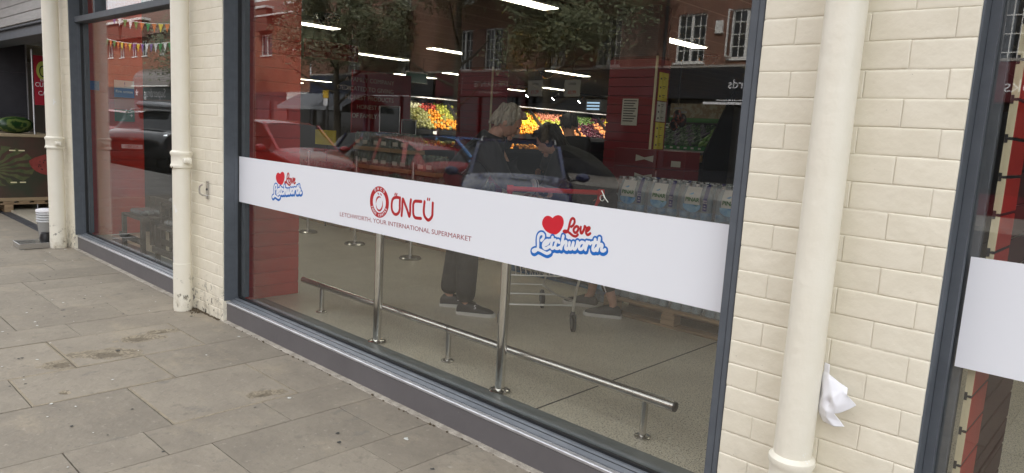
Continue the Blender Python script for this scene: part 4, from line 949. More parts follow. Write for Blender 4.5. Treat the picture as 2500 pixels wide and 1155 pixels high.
for y in (9.4, 10.95, 12.3, 12.7, 8.6):
    t = thing('price_ticket', 'small white price ticket clipped to the rack at %s' % {9.4: 'the left oranges', 10.95: 'the gap by the pillar', 12.3: 'the middle oranges', 12.7: 'the oranges beside the woman', 8.6: 'the mangoes'}[y], 'price ticket', (-12.86, y, 1.3)); part('card', MB().box((-12.862, y, 1.30), (-12.858, y + .11, 1.37)), m_paper, t); part('clip', MB().box((-12.866, y + .04, 1.28), (-12.863, y + .07, 1.31)), m_black, t)
# track with spotlights
t = thing('light_track', 'black ceiling track carrying spotlights in front of the fruit rack', 'track', (-11.9, 12.8, 2.55))
part('bar', MB().box((-11.92, 8.5, 2.54), (-11.88, 18.5, 2.57)), m_black, t)
for y in (9, 12.8, 16): part('rod', MB().tube([(-11.9, y, 2.57), (-11.9, y, 3.0)], .006, 6), m_black, t)
m_spotlit = M('lit_spot_lens', (1, .97, .9), .4, emit=60)
for k, (y, lb) in enumerate(((9.0, 'leftmost, over the mangoes'), (10.9, 'second from left, beside the pillar'), (11.9, 'third from left, over the apples'), (13.0, 'over the woman'), (14.2, 'over the peaches'), (15.6, 'rightmost, over the plums'))):
    t = thing('spotlight', 'black track spotlight with lit lens, ' + lb, 'spotlight', (-11.9, y, 2.54), 'spotlights on the track')
    d = Vector((-1.3, .0, -.85)).normalized(); p0 = Vector((-11.9, y, 2.46)); p1 = p0 + d * .16
    part('stem', MB().tube([(-11.9, y, 2.54), (-11.9, y, 2.45)], .012, 6), m_black, t)
    part('can', MB().tube([p0 - d * .03, p0, p1], [.03, .045, .05], 12), m_black, t)
    part('lens', MB().tube([p1 + d * .001, p1 + d * .012], .042, 12), m_spotlit, t)
    ld = bpy.data.lights.new('spot_lamp', 'SPOT'); ld.energy = 75; ld.spot_size = math.radians(85); ld.spot_blend = .6; ld.shadow_soft_size = .05; ld.color = (1, .93, .80)
    lo = link('spot_lamp', ld, t); lo.location = p1 + d * .03 - t.location; lo.rotation_euler = (-d).to_track_quat('Z', 'Y').to_euler()
t = thing('wall_unit', 'grey wall unit with a bright grille deep in the shop over the plums', 'unit', (-8.6, 9, 2.0))
part('case', MB().box((-8.75, 9, 1.95), (-8.37, 9.2, 2.18), 0, .01), M('unit_grey', (.3, .3, .3), .5), t); 
for k in range(3): part('glowing_slot', MB().box((-8.71, 8.990, 1.98 + k * .06), (-8.41, 8.9985, 2.005 + k * .06)), M('unit_glow', (.4, .6, .8), .5, emit=.5), t)
t = thing('banana_sign', 'round yellow cut out sign hung behind the right red pillar', 'sign', (-8.0, 9, 2.0)); part('disc', MB().lathe([(.14, 0), (.14, .01)], (-8.0, 9, 1.99), 20, axis='y'), m_yellow, t); part('cord', MB().tube([(-8.0, 9, 2.13), (-8.0, 9, 3)], .003, 5), m_black, t)
# ------------------------------------------------------------ vegetable rack at the right
t = thing('vegetable_rack', 'green edged sloping vegetable rack beyond the right red pillar', 'rack', (-4.95, 6.4, .03))
x0, x1 = -5.5, -4.55
part('bed', MB().add([(x0, 6.2, 1.40), (x1, 6.2, 1.40), (x1, 6.75, 1.72), (x0, 6.75, 1.72), (x0, 6.2, 1.37), (x1, 6.2, 1.37), (x1, 6.75, 1.69), (x0, 6.75, 1.69)], [(0, 1, 2, 3), (7, 6, 5, 4), (0, 4, 5, 1), (2, 6, 7, 3), (1, 5, 6, 2), (0, 3, 7, 4)]), m_black, t)
part('green_edge', MB().box((x0, 6.17, 1.355), (x1, 6.19, 1.41)), M('shelf_green', (.03, .16, .05), .5), t)
part('shelf_edge', MB().box((x0, 6.19, 1.33), (x1, 6.75, 1.352)), m_alu, t)
part('back_green', MB().box((x0, 6.76, 1.74), (x1, 6.78, 1.80)), M('shelf_green_top', (.07, .22, .05), .5), t)
part('back_print', MB().box((x0, 6.785, 1.80), (x1, 6.80, 2.0)), M('cream_print', (.42, .38, .27), .6, c2=(.30, .22, .14), ns=14, lo=.45, hi=.55), t)
part('end_panel', MB().prism([(6.1, .03), (6.1, 1.33), (6.8, 2.25), (6.8, .03)], 'x', x1 + .001, x1 + .02), m_black, t)
part('lower_cupboard', MB().box((x0, 6.25, .03), (x1, 6.8, 1.2)), m_gasket, t)
for k in range(8): part('price_tab', MB().box((x0 + .1 + k * .105, 6.165, 1.37), (x0 + .14 + k * .105, 6.169, 1.395)), m_paper2, t)
m_veg = [M('leafy_' + n_, c, .4, c2=c2, ns=18, bump=.8, bs=40) for n_, c, c2 in (('dark', (.03, .08, .03), (.10, .15, .08)), ('purple', (.08, .05, .10), (.14, .15, .15)), ('bright', (.10, .25, .04), (.20, .32, .08)))]
vm = []
for k in range(3):
    mb = MB()
    for q in range(7): mb.ell((R.uniform(-.03, .03), R.uniform(-.05, .05), R.uniform(-.01, .02)), (R.uniform(.012, .03), R.uniform(.03, .07), R.uniform(.01, .02)), 7, 5)
    vm.append(mb.mesh('bunch', m_veg[k]))
for i in range(13):
    for j in range(5):
        k = 2 if i > 10 else (0 if (i + j) % 3 else 1); o = link('vegetable_bunch', vm[k]); o.location = (x0 + .06 + i * .07, 6.25 + j * .10, 1.43 + j * .055 + R.random() * .02); o.rotation_euler = (.5, R.uniform(-.4, .4), R.uniform(-.6, .6))
        tag(o, ['dark green leafy bunch in the green edged rack', 'purple leafy bunch in the green edged rack', 'bright green leafy bunch at the right end of the green edged rack'][k], 'vegetable', ['dark', 'purple', 'bright'][k] + ' bunches in the vegetable rack')
gm = MB().ell((0, 0, 0), (.03, .03, .028), 8, 6).mesh('potato', M('potato_skin', (.40, .27, .10), .7, c2=(.30, .2, .08), ns=20))
for i in range(34):
    o = link('potato', gm); o.location = (x0 + .35 + (i % 17) * .036, 6.21 + (i // 17) * .07, 1.225 + R.random() * .06); o.scale = (R.uniform(.8, 1.3),) * 3; tag(o, 'small yellow brown potato on the shelf below the leafy vegetables', 'potato', 'potatoes below the vegetables')
for k, (dx, dz) in enumerate(((0, 0), (.07, -.05), (-.04, -.10))):
    t = thing('crisp_bag', 'red and silver snack bag by the right pillar, ' + ['highest', 'middle', 'lowest'][k] + ' of three', 'snack bag', (-4.62 + dx, 5.5, 1.75 + dz)); mb = MB().ell((-4.62 + dx, 5.5, 1.77 + dz), (.06, .035, .085), 12, 8); part('foil', mb, m_bag, t); part('seal', MB().box((-4.67 + dx, 5.495, 1.86 + dz), (-4.57 + dx, 5.505, 1.88 + dz)), m_alu, t)
part('hook', MB().tube([(-4.62, 5.5, 1.9), (-4.62, 5.5, 3.0)], .004, 5), m_black, t)
# red beer carton on the stack
m_card = M('carton_red', (.13, .012, .018), .5)
for k, (x, z, lb) in enumerate(((-4.30, 1.17, 'red drinks carton with a white bow tie mark, top of the stack by the pillar'), (-4.30, .975, 'red drinks carton second from the top by the pillar'), (-4.30, .78, 'red drinks carton third from the top by the pillar'))):
    t = thing('carton', lb, 'carton', (x, 4.3, z), 'red cartons by the pillar'); part('box', MB().box((x - .3, 4.2, z), (x + .58, 4.5, z + .19), 0, .003), m_card, t)
    part('bow_tie_mark', MB().prism([(x - .02, z + .06), (x + .09, z + .085), (x + .2, z + .06), (x + .2, z + .13), (x + .09, z + .105), (x - .02, z + .13)], 'y', 4.197, 4.1995), m_paper2, t)
    part('label', MB().box((x + .42, 4.197, z + .03), (x + .53, 4.1995, z + .09)), m_paper2, t)
t = thing('counter', 'dark counter carrying the stack of red cartons', 'counter', (-4.2, 4.35, .03)); part('top', MB().box((-4.7, 4.15, .74), (-3.5, 4.6, .779)), m_black, t); part('body', MB().box((-4.65, 4.2, .03), (-3.55, 4.55, .739)), m_gasket, t)
# folding step stools deep in the shop
for x, lb in ((-6.9, 'left grey folding stool frame in the dark aisle'), (-6.2, 'right grey folding stool frame in the dark aisle')):
    t = thing('folding_stool', lb, 'stool', (x, 6.6, .03), 'folding stools'); 
    for s_ in (-1, 1):
        part('leg', MB().tube([(x + s_ * .18, 6.5, .45), (x + s_ * .10, 6.9, .95)], .011, 6), m_alu, t); part('leg', MB().tube([(x + s_ * .17, 6.95, .45), (x + s_ * .12, 6.6, .95)], .011, 6), m_alu, t)
    part('rung', MB().tube([(x - .15, 6.6, .6), (x + .15, 6.6, .6)], .01, 6), m_alu, t); part('seat', MB().box((x - .17, 6.6, .95), (x + .17, 6.85, .975)), m_black, t)
struct('stool_plinth', MB().box((-7.4, 6.3, .03), (-5.7, 7.1, .448)), m_gasket)
# ------------------------------------------------------------ bottled water on pallets
m_bot = M('clear_bottle', (.30, .36, .38), .12, c2=(.42, .48, .48), ns=18, bump=.3, bs=40)
def clearish(name, tint, alpha):
    m, n, l, b = nodes(name); out = n['Material Output']; tr = n.new('ShaderNodeBsdfTransparent'); tr.inputs[0].default_value = (*tint, 1)
    b.inputs['Base Color'].default_value = (*tint, 1); b.inputs['Roughness'].default_value = .08; mi = n.new('ShaderNodeMixShader'); mi.inputs[0].default_value = alpha
    l.new(tr.outputs[0], mi.inputs[1]); l.new(b.outputs[0], mi.inputs[2]); l.new(mi.outputs[0], out.inputs['Surface'])
    x = n.new('ShaderNodeTexNoise'); x.inputs['Scale'].default_value = 60; bu = n.new('ShaderNodeBump'); bu.inputs['Strength'].default_value = .6; bu.inputs['Distance'].default_value = .01; l.new(x.outputs['Fac'], bu.inputs['Height']); l.new(bu.outputs[0], b.inputs['Normal'])
    return m
m_water = clearish('water_bottle', (.50, .68, .80), .6); m_film2 = clearish('shrink_film', (.8, .84, .85), .22); m_wblue = M('blue_water_print', C(70, 140, 200), .4, c2=C(150, 195, 220), ns=20); m_navy = M('navy_print', C(28, 34, 110), .4); m_wlab = M('white_print', (.6, .64, .62), .4); m_gpr = M('green_print', C(20, 110, 40), .5)
bottle = fixn(MB().lathe([(.030, 0), (.041, .006), (.043, .02), (.039, .04), (.043, .06), (.043, .12), (.040, .13), (.043, .14), (.043, .215), (.034, .255), (.018, .285), (.014, .29), (.014, .302)], (0, 0, 0), 12).mesh('bottle', m_water))
capm = fixn(MB().lathe([(.0155, 0), (.0155, .018)], (0, 0, .303), 10).mesh('cap', m_paper))
blab = fixn(MB().lathe([(.0435, .065), (.0435, .115)], (0, 0, 0), 12).mesh('bottle_label', m_wblue))
def pack_proto():
    t = thing('water_pack', 'x', 'water pack', (0, 0, 0), 'six bottle water packs on the pallet', world=False)
    for i in range(3):
        for j in range(2):
            o = link('bottle', bottle, t); o.location = (-.09 + i * .09, -.045 + j * .09, 0); link('cap', capm, o); link('bottle_label', blab, o)
    part('shrink_film', MB().prism([(-.092, .001), (.092, .001), (.093, .22), (.05, .325), (-.05, .325), (-.093, .22)], 'x', -.138, .138), m_film2, t)
    # printed patch on the front face
    a = part('front_print', MB().add([(-.075, -.0945, .15), (.055, -.0945, .15), (.055, -.0945, .23), (-.075, -.0945, .23), (.05, -.062, .30), (-.07, -.062, .30)], [(0, 1, 2, 3), (3, 2, 4, 5)]), m_wlab, t, fix=False)
    part('blue_print', MB().add([(-.085 + .075 * (1 - math.cos(k * math.pi / 8)), -.0950, .16 - .05 * math.sin(k * math.pi / 8)) for k in range(9)] + [(.065, -.0950, .17), (-.085, -.0950, .17)], [tuple(range(11))]), m_wblue, a, fix=False)
    o = text('brand_print', 'PINAR', .042, m_gpr, a, (-.008, -.0955, .205), (1, 0, 0), (0, .1, 1), bold=.001); o.location = (0, 0, 0)
    part('swoosh', MB().prism([(-.04, .245), (0, .262), (.0, .25), (-.02, .24)], 'y', -.0962, -.0955), m_wblue, a)
    part('swoosh', MB().prism([(.0, .172), (.03, .165), (.05, .172), (.03, .158)], 'y', -.0962, -.0955), m_gpr, a)
    st = part('navy_strip', MB().add([(.085, -.0952, .13), (.118, -.0952, .13), (.118, -.0952, .225), (.085, -.0952, .225), (.118, -.055, .33), (.085, -.055, .33)], [(0, 1, 2, 3), (3, 2, 4, 5)]), m_navy, t, fix=False)
    for s, z in (('NEW', .205), ('PACK', .19), ('6x', .168), ('1.5L', .148)): text('strip_print', s, .014, m_paper, st, (.1015, -.0957, z), (1, 0, 0), (0, 0, 1)).location = (0, 0, 0)
    return t
pp = pack_proto(); first = True
rown = {0: 'front', 1: 'second'}; coln = ['leftmost', 'second from left', 'third from left', 'rightmost']; layn = ['bottom', 'middle', 'top']
pallet(-3.35, 2.42, 1.22, .86, .03, label='worn wooden pallet under the blue bottled water at the right', top=6)
for r in range(2):
    for l_ in range(3):
        for c_ in range(4):
            loc = (-3.20 + c_ * .288 + R.uniform(-.008, .008), 2.545 + r * .21 + R.uniform(-.01, .01), .176 + l_ * .33)
            lb = 'water pack in the %s layer, %s row, %s on the right pallet' % (layn[l_], rown[r], coln[c_])
            if first: pp.location = loc; pp['label'] = lb; pp.rotation_euler = (0, 0, 0); first = False
            else: dup(pp, loc, R.uniform(-.05, .05), lb)
# loose lower water packs left of the pallet
for k, (x, z) in enumerate(((-3.55, .72), (-3.55, .40), (-3.55, .08))): dup(pp, (x, 2.75, z - .05), .2, 'water pack stood behind the woman, %s of three left of the right pallet' % ['top', 'middle', 'lowest'][k])
# middle blue pallet with cases
pallet(-5.0, 3.0, 1.2, .8, .03, m_bluepal, label='blue painted pallet of boxes behind the trolley', top=6)
pallet(-6.75, 3.1, 1.2, .8, .03, label='wooden pallet behind the grey haired man, third from the left', top=6, group='wooden pallets along the aisle')
pallet(-8.05, 3.1, 1.2, .8, .03, label='wooden pallet behind the middle stanchion', top=6, group='wooden pallets along the aisle')
pallet(-9.40, 3.1, 1.2, .8, .03, label='wooden pallet farthest left behind the leftmost stanchion', top=6, group='wooden pallets along the aisle')
m_box = M('white_carton', (.42, .43, .44), .6); m_cans = M('dark_drink_cans', (.025, .03, .025), .25, .3, c2=(.10, .11, .09), ns=40)
for i in range(5):
    for z in range(2):
        t = thing('small_carton', 'small white carton %s of five on the %s row of the blue pallet' % (['first', 'second', 'third', 'fourth', 'last'][i], ['lower', 'upper'][z]), 'carton', (-4.9 + i * .22, 3.15, .18)); x = -4.99 + i * .235
        part('box', MB().box((x, 3.02, .178 + z * .17), (x + .225, 3.3, .342 + z * .17), 0, .003), m_box, t); part('print', MB().box((x + .04, 3.0175, .24 + z * .17), (x + .17, 3.0195, .30 + z * .17)), m_rubber, t)
# shrink wrapped drinks: trays of bottles
bt2 = fixn(MB().lathe([(.03, 0), (.034, .01), (.034, .15), (.02, .2), (.012, .215), (.012, .235)], (0, 0, 0), 9).mesh('bottle', M('dark_green_bottle', (.02, .045, .03), .12, c2=(.05, .10, .07), ns=25)))
def tray_proto():
    t = thing('drinks_tray', 'x', 'drinks', (0, 0, 0), 'shrink wrapped drinks trays on the aisle pallets', world=False)
    for i in range(5):
        for j in range(3): o = link('bottle', bt2, t); o.location = (-.15 + i * .075, -.075 + j * .075, .006)
    part('card_tray', MB().box((-.195, -.12, 0), (.195, .12, .005)).box((-.195, -.12, .006), (.195, -.117, .05)).box((.192, -.116, .006), (.195, .12, .05)), m_wood, t)
    part('film', MB().box((-.193, -.116, .006), (.190, .118, .23), 0, .03), clearish('drinks_film', (.55, .6, .58), .25), t)
    for k in range(2): part('pack_label', MB().box((-.14 + k * .16, -.1195, .08), (-.04 + k * .16, -.1185, .13)), m_paper2, t)
    return t
tp = tray_proto(); first = True
for pi, (px0, nm, top_) in enumerate(((-9.4, 'farthest left pallet', 3), (-8.05, 'pallet behind the middle stanchion', 5), (-6.75, 'pallet behind the grey haired man', 4))):
    for z in range(top_):
        for i in range(3):
            if pi == 2 and z == 3 and i > 0: continue
            loc = (px0 + .2 + i * .4, 3.24, .178 + z * .236); lb = '%s drinks tray at %s height on the %s' % (['left', 'middle', 'right'][i], ['lowest', 'second', 'third', 'fourth', 'fifth'][z], nm)
            if first: tp.location = loc; tp['label'] = lb; first = False
            else: dup(tp, loc, R.uniform(-.03, .03), lb)
for k, (x, w, lb) in enumerate(((-7.72, .42, 'larger clear sign frame standing on the drinks'), (-7.25, .28, 'smaller clear sign frame standing on the drinks'))):
    t = thing('sign_frame', lb, 'sign frame', (x, 3.3, 1.36), 'clear sign frames on the drinks'); h = .34 if k == 0 else .18
    part('outline', MB().tube([(x, 3.3, 1.36), (x, 3.3, 1.36 + h), (x + w, 3.3, 1.36 + h), (x + w, 3.3, 1.36), (x, 3.3, 1.36)], .006, 6), m_alu, t)
    part('sheet', MB().box((x + .01, 3.302, 1.37), (x + w - .01, 3.304, 1.35 + h)), clearish('smoked_sheet', (.12, .14, .14), .3), t)
    part('foot', MB().box((x, 3.27, 1.355), (x + w, 3.33, 1.359)), m_alu, t)
# black bin bag / dark object at the right foot of the window
t = thing('black_bucket', 'black rounded bucket on the shop floor beside the water pallet', 'bucket', (-2.0, 2.5, .03)); part('shell', MB().lathe([(.12, .03), (.16, .12), (.17, .3)], (-2.02, 2.55, 0), 18), m_black, t); part('rim', MB().lathe([(.17, .30), (.18, .305), (.17, .32)], (-2.02, 2.55, 0), 18), m_black, t)
# ------------------------------------------------------------ shopping trolley
F = Vector((-.77, .638, 0)); L = Vector((.638, .77, 0)); B0 = Vector((-3.31, 1.53, 0))
def w(a, b, z): return B0 + F * a + L * b + Vector((0, 0, z))
t = thing('shopping_trolley', 'wire shopping trolley with a red handle in front of the two shoppers', 'trolley', (-3.26, 1.6, .03))
hd = part('handle', MB().tube([w(-.42, -.30, 1.10), w(-.42, .30, 1.10)], .0165, 14), m_redpl, t)
for s_ in (-1, 1): part('handle_end', MB().tube([w(-.42, s_ * .285, 1.10), w(-.42, s_ * .325, 1.10)], .024, 14), m_redpl, hd); part('handle_bracket', MB().tube([w(-.42, s_ * .305, 1.10), w(-.40, s_ * .30, 1.05), w(-.36, s_ * .29, 1.0)], [.02, .014, .009], 8), m_redpl, hd)
rt = [(-.36, .29, 1.0), (.55, .21, .86)]; rb_ = [(-.28, .25, .50), (.45, .17, .58)]
fr = MB()
for s_ in (-1, 1):
    fr.tube([w(-.36, s_ * .29, 1.0), w(.55, s_ * .21, .86)], .006, 6)
    fr.tube([w(-.30, s_ * .25, .50), w(.47, s_ * .18, .56)], .005, 6)
fr.tube([w(-.36, -.29, 1.0), w(-.36, .29, 1.0)], .006, 6).tube([w(.55, -.21, .86), w(.55, .21, .86)], .006, 6).tube([w(.47, -.18, .56), w(.47, .18, .56)], .005, 6).tube([w(-.30, -.25, .5), w(-.30, .25, .5)], .005, 6)
part('basket_rim', fr, m_wire, t)
for s_ in (-1, 1):
    mb = MB()
    for k in range(26): u = k / 25; mb.tube([w(-.36 + .91 * u, s_ * (.29 - .08 * u), 1.0 - .14 * u), w(-.30 + .77 * u, s_ * (.25 - .07 * u), .50 + .06 * u)], .0022, 4, sm=False)
    for k in range(1, 5): v = k / 5; mb.tube([w(-.36 + .06 * v, s_ * (.29 - .04 * v), 1.0 - .5 * v), w(.55 - .08 * v, s_ * (.21 - .03 * v), .86 - .3 * v)], .0026, 4, sm=False)
    part('side_mesh', mb, m_wire, t)
mb = MB()
for k in range(16): u = k / 15; mb.tube([w(-.36, -.29 + .58 * u, 1.0), w(-.30, -.25 + .5 * u, .5)], .0022, 4, sm=False)
for k in range(1, 5): mb.tube([w(-.36 + .012 * k, -.29, 1.0 - .1 * k), w(-.36 + .012 * k, .29, 1.0 - .1 * k)], .0026, 4, sm=False)
part('rear_flap', mb, m_wire, t)
mb = MB()
for k in range(12): u = k / 11; mb.tube([w(.55, -.21 + .42 * u, .86), w(.47, -.18 + .36 * u, .56)], .0022, 4, sm=False)
part('front_mesh', mb, m_wire, t); mb = MB()
for k in range(14): u = k / 13; mb.tube([w(-.30, -.25 + .5 * u, .5), w(.47, -.18 + .36 * u, .56)], .0022, 4, sm=False)
part('floor_mesh', mb, m_wire, t)
mb = MB()
for s_ in (-1, 1):
    mb.tube([w(-.36, s_ * .28, 1.0), w(-.22, s_ * .28, .6), w(-.04, s_ * .27, .32), w(0, s_ * .27, .17)], .010, 8)
    mb.tube([w(-.02, s_ * .265, .26), w(.35, s_ * .20, .22), w(.70, s_ * .16, .215)], .009, 8)
    mb.tube([w(.70, s_ * .16, .215), w(.66, s_ * .17, .30), w(.50, s_ * .18, .55)], .008, 8)
for a, b in ((0, .26), (.35, .2), (.70, .16)): mb.tube([w(a, -b, .22), w(a, b, .22)], .008, 8)
part('chassis', mb, m_wire, t)
for a, b in ((0, -.27), (0, .27), (.70, -.155), (.70, .155)):
    c = part('castor', MB().lathe([(.020, .135), (.022, .15), (.014, .175)], w(a, b, 0), 12).bar(w(a - .01, b - .014, .15), w(a - .035, b - .014, .085), .022, .004).bar(w(a - .01, b + .014, .15), w(a - .035, b + .014, .085), .022, .004), m_rubber, t)
    ctr = w(a - .035, b, .0925); ax = L
    part('tyre', MB().tube([ctr - ax * .013, ctr - ax * .010, ctr + ax * .010, ctr + ax * .013], [.056, .0625, .0625, .056], 24), m_tyre, c)
    part('hub', MB().tube([ctr - ax * .0145, ctr + ax * .0145], .042, 20), m_rubber, c)
# ============================================================ ACROSS THE STREET (seen in the glass)
def facade(x0, x1, z0, z1, y, holes, mat, parent, depth=.18, thick=.3, name='wall'):
    """wall facing +y with real openings; holes = [(xa,xb,za,zb)]"""
    xs = sorted({x0, x1, *[h[0] for h in holes], *[h[1] for h in holes]}); zs = sorted({z0, z1, *[h[2] for h in holes], *[h[3] for h in holes]})
    mb = MB()
    for i in range(len(xs) - 1):
        for j in range(len(zs) - 1):
            cx_, cz_ = (xs[i] + xs[i + 1]) / 2, (zs[j] + zs[j + 1]) / 2
            if any(h[0] < cx_ < h[1] and h[2] < cz_ < h[3] for h in holes): continue
            mb.add([(xs[i], y, zs[j]), (xs[i + 1], y, zs[j]), (xs[i + 1], y, zs[j + 1]), (xs[i], y, zs[j + 1])], [(3, 2, 1, 0)])
    for (a, b, c, d) in holes:
        v = [(a, y, c), (b, y, c), (b, y, d), (a, y, d), (a, y - depth, c), (b, y - depth, c), (b, y - depth, d), (a, y - depth, d)]
        mb.add(v, [(0, 1, 5, 4), (1, 2, 6, 5), (2, 3, 7, 6), (3, 0, 4, 7)])
    me = mb.mesh(name, mat); return link(name, me, parent)
def casement(x0, x1, z0, z1, y, parent, cols=4, rows_=4, leaves=2, open_=False):
    w_ = part('window', MB().box((x0, y - .16, z0), (x0 + .06, y - .06, z1)).box((x1 - .06, y - .16, z0), (x1, y - .06, z1)).box((x0 + .061, y - .16, z1 - .07), (x1 - .061, y - .06, z1)).box((x0 + .061, y - .16, z0), (x1 - .061, y - .06, z0 + .06)), m_wpaint, parent)
    part('pane', MB().box((x0 + .061, y - .135, z0 + .061), (x1 - .061, y - .13, z1 - .071)), m_roofdark, w_)
    part('sill', MB().box((x0 - .06, y - .1, z0 - .07), (x1 + .06, y + .07, z0 - .002)), m_wpaint, w_)
    bars = MB(); W_ = x1 - x0
    for k in range(1, leaves): bars.box((x0 + W_ * k / leaves - .05, y - .129, z0 + .061), (x0 + W_ * k / leaves + .05, y - .065, z1 - .071))
    for k in range(1, cols * leaves):
        if k % cols: bars.box((x0 + W_ * k / (cols * leaves) - .014, y - .129, z0 + .061), (x0 + W_ * k / (cols * leaves) + .014, y - .10, z1 - .071))
    for k in range(1, rows_): zz = z0 + (z1 - z0) * k / rows_; bars.box((x0 + .061, y - .1285, zz - .014), (x1 - .061, y - .099, zz + .014))
    part('glazing_bars', bars, m_wpaint, w_)
    if open_:
        part('open_leaf', MB().box((x0 + .02, y - .05, z0 + .03), (x0 + .07, y + .38, z0 + .08)).box((x0 + .02, y - .05, z1 - .08), (x0 + .07, y + .38, z1 - .03)).box((x0 + .02, y - .05, z0 + .081), (x0 + .07, y, z1 - .081)).box((x0 + .02, y + .33, z0 + .081), (x0 + .07, y + .38, z1 - .081)), m_wpaint, w_)
    return w_
YF = -22.0
b1 = thing('terrace', 'long brown brick terrace with white casement windows over dark shopfronts, seen reflected', 'building', (-16, YF, -.165))
hs = [(-14.65, -13.45, 4.4, 6.18), (-12.46, -11.3, 4.5, 6.22), (-27.05, -25.9, 4.3, 6.22), (-25.05, -23.9, 4.3, 6.22), (-21.2, -20.05, 4.35, 6.2), (-18.4, -17.2, 4.35, 6.2), (-27.05, -25.9, 7.5, 9.2), (-21.2, -20.05, 7.5, 9.2), (-14.65, -13.45, 7.5, 9.2),
      (-31.8, -30.7, 4.3, 6.2), (-36.5, -35.3, 4.3, 6.2), (-31.8, -30.7, 7.5, 9.2), (-36.5, -35.3, 7.5, 9.2), (-9.0, -7.8, 4.4, 6.18), (-4.9, -3.6, 3.95, 6.0), (-2.2, -.9, 4.4, 6.18), (2, 3.2, 4.4, 6.18), (6, 7.2, 4.4, 6.18)]
facade(-40.5, 12, 4.28, 12, YF, hs, m_bw1, b1)
for h in hs: casement(*h, YF, b1, cols=2 if h[0] != -4.9 else 3, rows_=4, open_=(h[0] == -12.46))
part('string_course', MB().box((-40.5, YF - .2, 4.20), (12, YF + .12, 4.279)), M('pale_stone_course', (.38, .36, .33), .8), b1)
part('back_wall', MB().box((-40.5, YF - 8, -.165), (12, YF - 7.8, 12)), m_bw1, b1)
part('roof', MB().prism([(YF + .4, 12), (YF - 8.2, 12), (YF - 4, 15)], 'x', -40.8, 12.3), m_roof, b1)
m_fdark = M('dark_shop_fascia', (.02, .022, .028), .4); m_fblue = M('navy_fascia', (.02, .028, .06), .4); m_shopglass = M('dark_shop_glass', (.02, .022, .025), .08); m_fred = M('maroon_front', (.10, .012, .018), .4)
segs = [(-40.4, -34.5, m_fblue), (-34.3, -28.6, m_fdark), (-28.4, -22.2, m_fred), (-22.0, -15.2, m_fdark), (-15.0, -8.6, m_fdark), (-8.4, -.5, m_fred), (-.3, 11.9, m_fblue)]
for a, b, mm in segs:
    part('fascia', MB().box((a, YF - .1, 3.05), (b, YF + .14, 4.18), 0, .02), mm, b1)
    f = part('shopfront', MB().box((a, YF - .15, -.165), (a + .25, YF + .05, 3.04)).box((b - .25, YF - .15, -.165), (b, YF + .05, 3.04)).box((a + .26, YF - .15, -.165), (b - .26, YF + .04, .45)).box(((a + b) / 2 - .06, YF - .15, .46), ((a + b) / 2 + .06, YF + .03, 3.04)), mm, b1)
    part('shop_glass', MB().box((a + .26, YF - .1, .46), ((a + b) / 2 - .07, YF - .09, 3.03)).box(((a + b) / 2 + .07, YF - .1, .46), (b - .26, YF - .09, 3.03)), m_shopglass, f)
part('white_rail', MB().box((-13.2, YF + .15, 2.86), (-9.0, YF + .2, 2.95)).box((-12.7, YF + .15, 3.0), (-9.0, YF + .18, 3.03)), m_paper, b1)
part('alarm_box', MB().box((-13.05, YF + .001, 5.4), (-12.75, YF + .1, 5.85), 0, .01), m_wpaint, b1)
for x in (-23.0, -15.1): part('downpipe', MB().tube([(x, YF + .09, 0), (x, YF + .09, 12)], .06, 8), m_dark, b1)
text('shop_name', 'Cards', .46, m_paper, b1, (-11.75, YF + .142, 3.58), (-1, 0, 0), (0, 0, 1))
text('shop_name', 'Books', .50, m_paper, b1, (-3.35, YF + .142, 3.50), (-1, 0, 0), (0, 0, 1))
text('shop_name', 'THE LOUNGE', .36, m_paper2, b1, (-24.35, YF + .142, 3.62), (-1, 0, 0), (0, 0, 1), sx=1.05)
text('shop_subtitle', '— MALE GROOMING —', .15, m_paper2, b1, (-24.5, YF + .142, 3.24), (-1, 0, 0), (0, 0, 1), sx=1.1)
for s_, x in ((1, -26.4), (-1, -22.6)): part('bracket_mark', MB().box((x, YF + .141, 3.15), (x + .03, YF + .146, 3.95)).box((x + (.031 if s_ > 0 else -.131), YF + .141, 3.92), (x + (.131 if s_ > 0 else -.001), YF + .146, 3.95)), m_paper2, b1)
aw = thing('awning', 'grey sloping awning with a white end panel on the far side, seen reflected', 'awning', (-37, YF, 2.6))
part('canopy', MB().prism([(YF + .15, 3.1), (YF + .15, 3.06), (YF + 1.7, 2.25), (YF + 1.7, 2.29)], 'x', -41.5, -34.4), M('grey_awning', (.20, .22, .25), .7), aw)
part('valance', MB().box((-41.5, YF + 1.701, 2.08), (-34.4, YF + 1.72, 2.29)), M('pale_awning', (.33, .35, .38), .7), aw)
# lower redder building with hung tile gables
b2 = thing('red_brick_block', 'lower orange red brick block with tiled eaves, reflected above the red panel', 'building', (-51, YF, -.165))
hs2 = [(-42.6, -41.5, 5.9, 7.1), (-46.9, -45.4, 5.6, 7.0), (-51, -49.6, 5.6, 7.0), (-56, -54.6, 5.6, 7.0), (-60, -58.6, 5.6, 7.0)]
facade(-61.9, -40.6, 3.2, 8.2, YF, hs2, m_bw2, b2)
for h in hs2: casement(*h, YF, b2, cols=1, rows_=1)
part('roof', MB().prism([(YF + .45, 8.1), (YF - 8, 8.1), (YF - 3.8, 10.4)], 'x', -62, -40.6), m_roof, b2)
part('gutter', MB().box((-62, YF + .46, 8.06), (-40.6, YF + .56, 8.16)), m_wpaint, b2)
for x in (-46.1, -42.0, -50.3):
    part('tile_hanging', MB().prism([(x - 1.0, 7.15), (x + 1.0, 7.15), (x + .7, 8.6), (x - .7, 8.6)], 'y', YF + .02, YF + .5), m_roof, b2); part('lead_flat', MB().box((x - .9, YF + .0, 8.602), (x + .9, YF + .6, 8.75)), m_wpaint, b2)
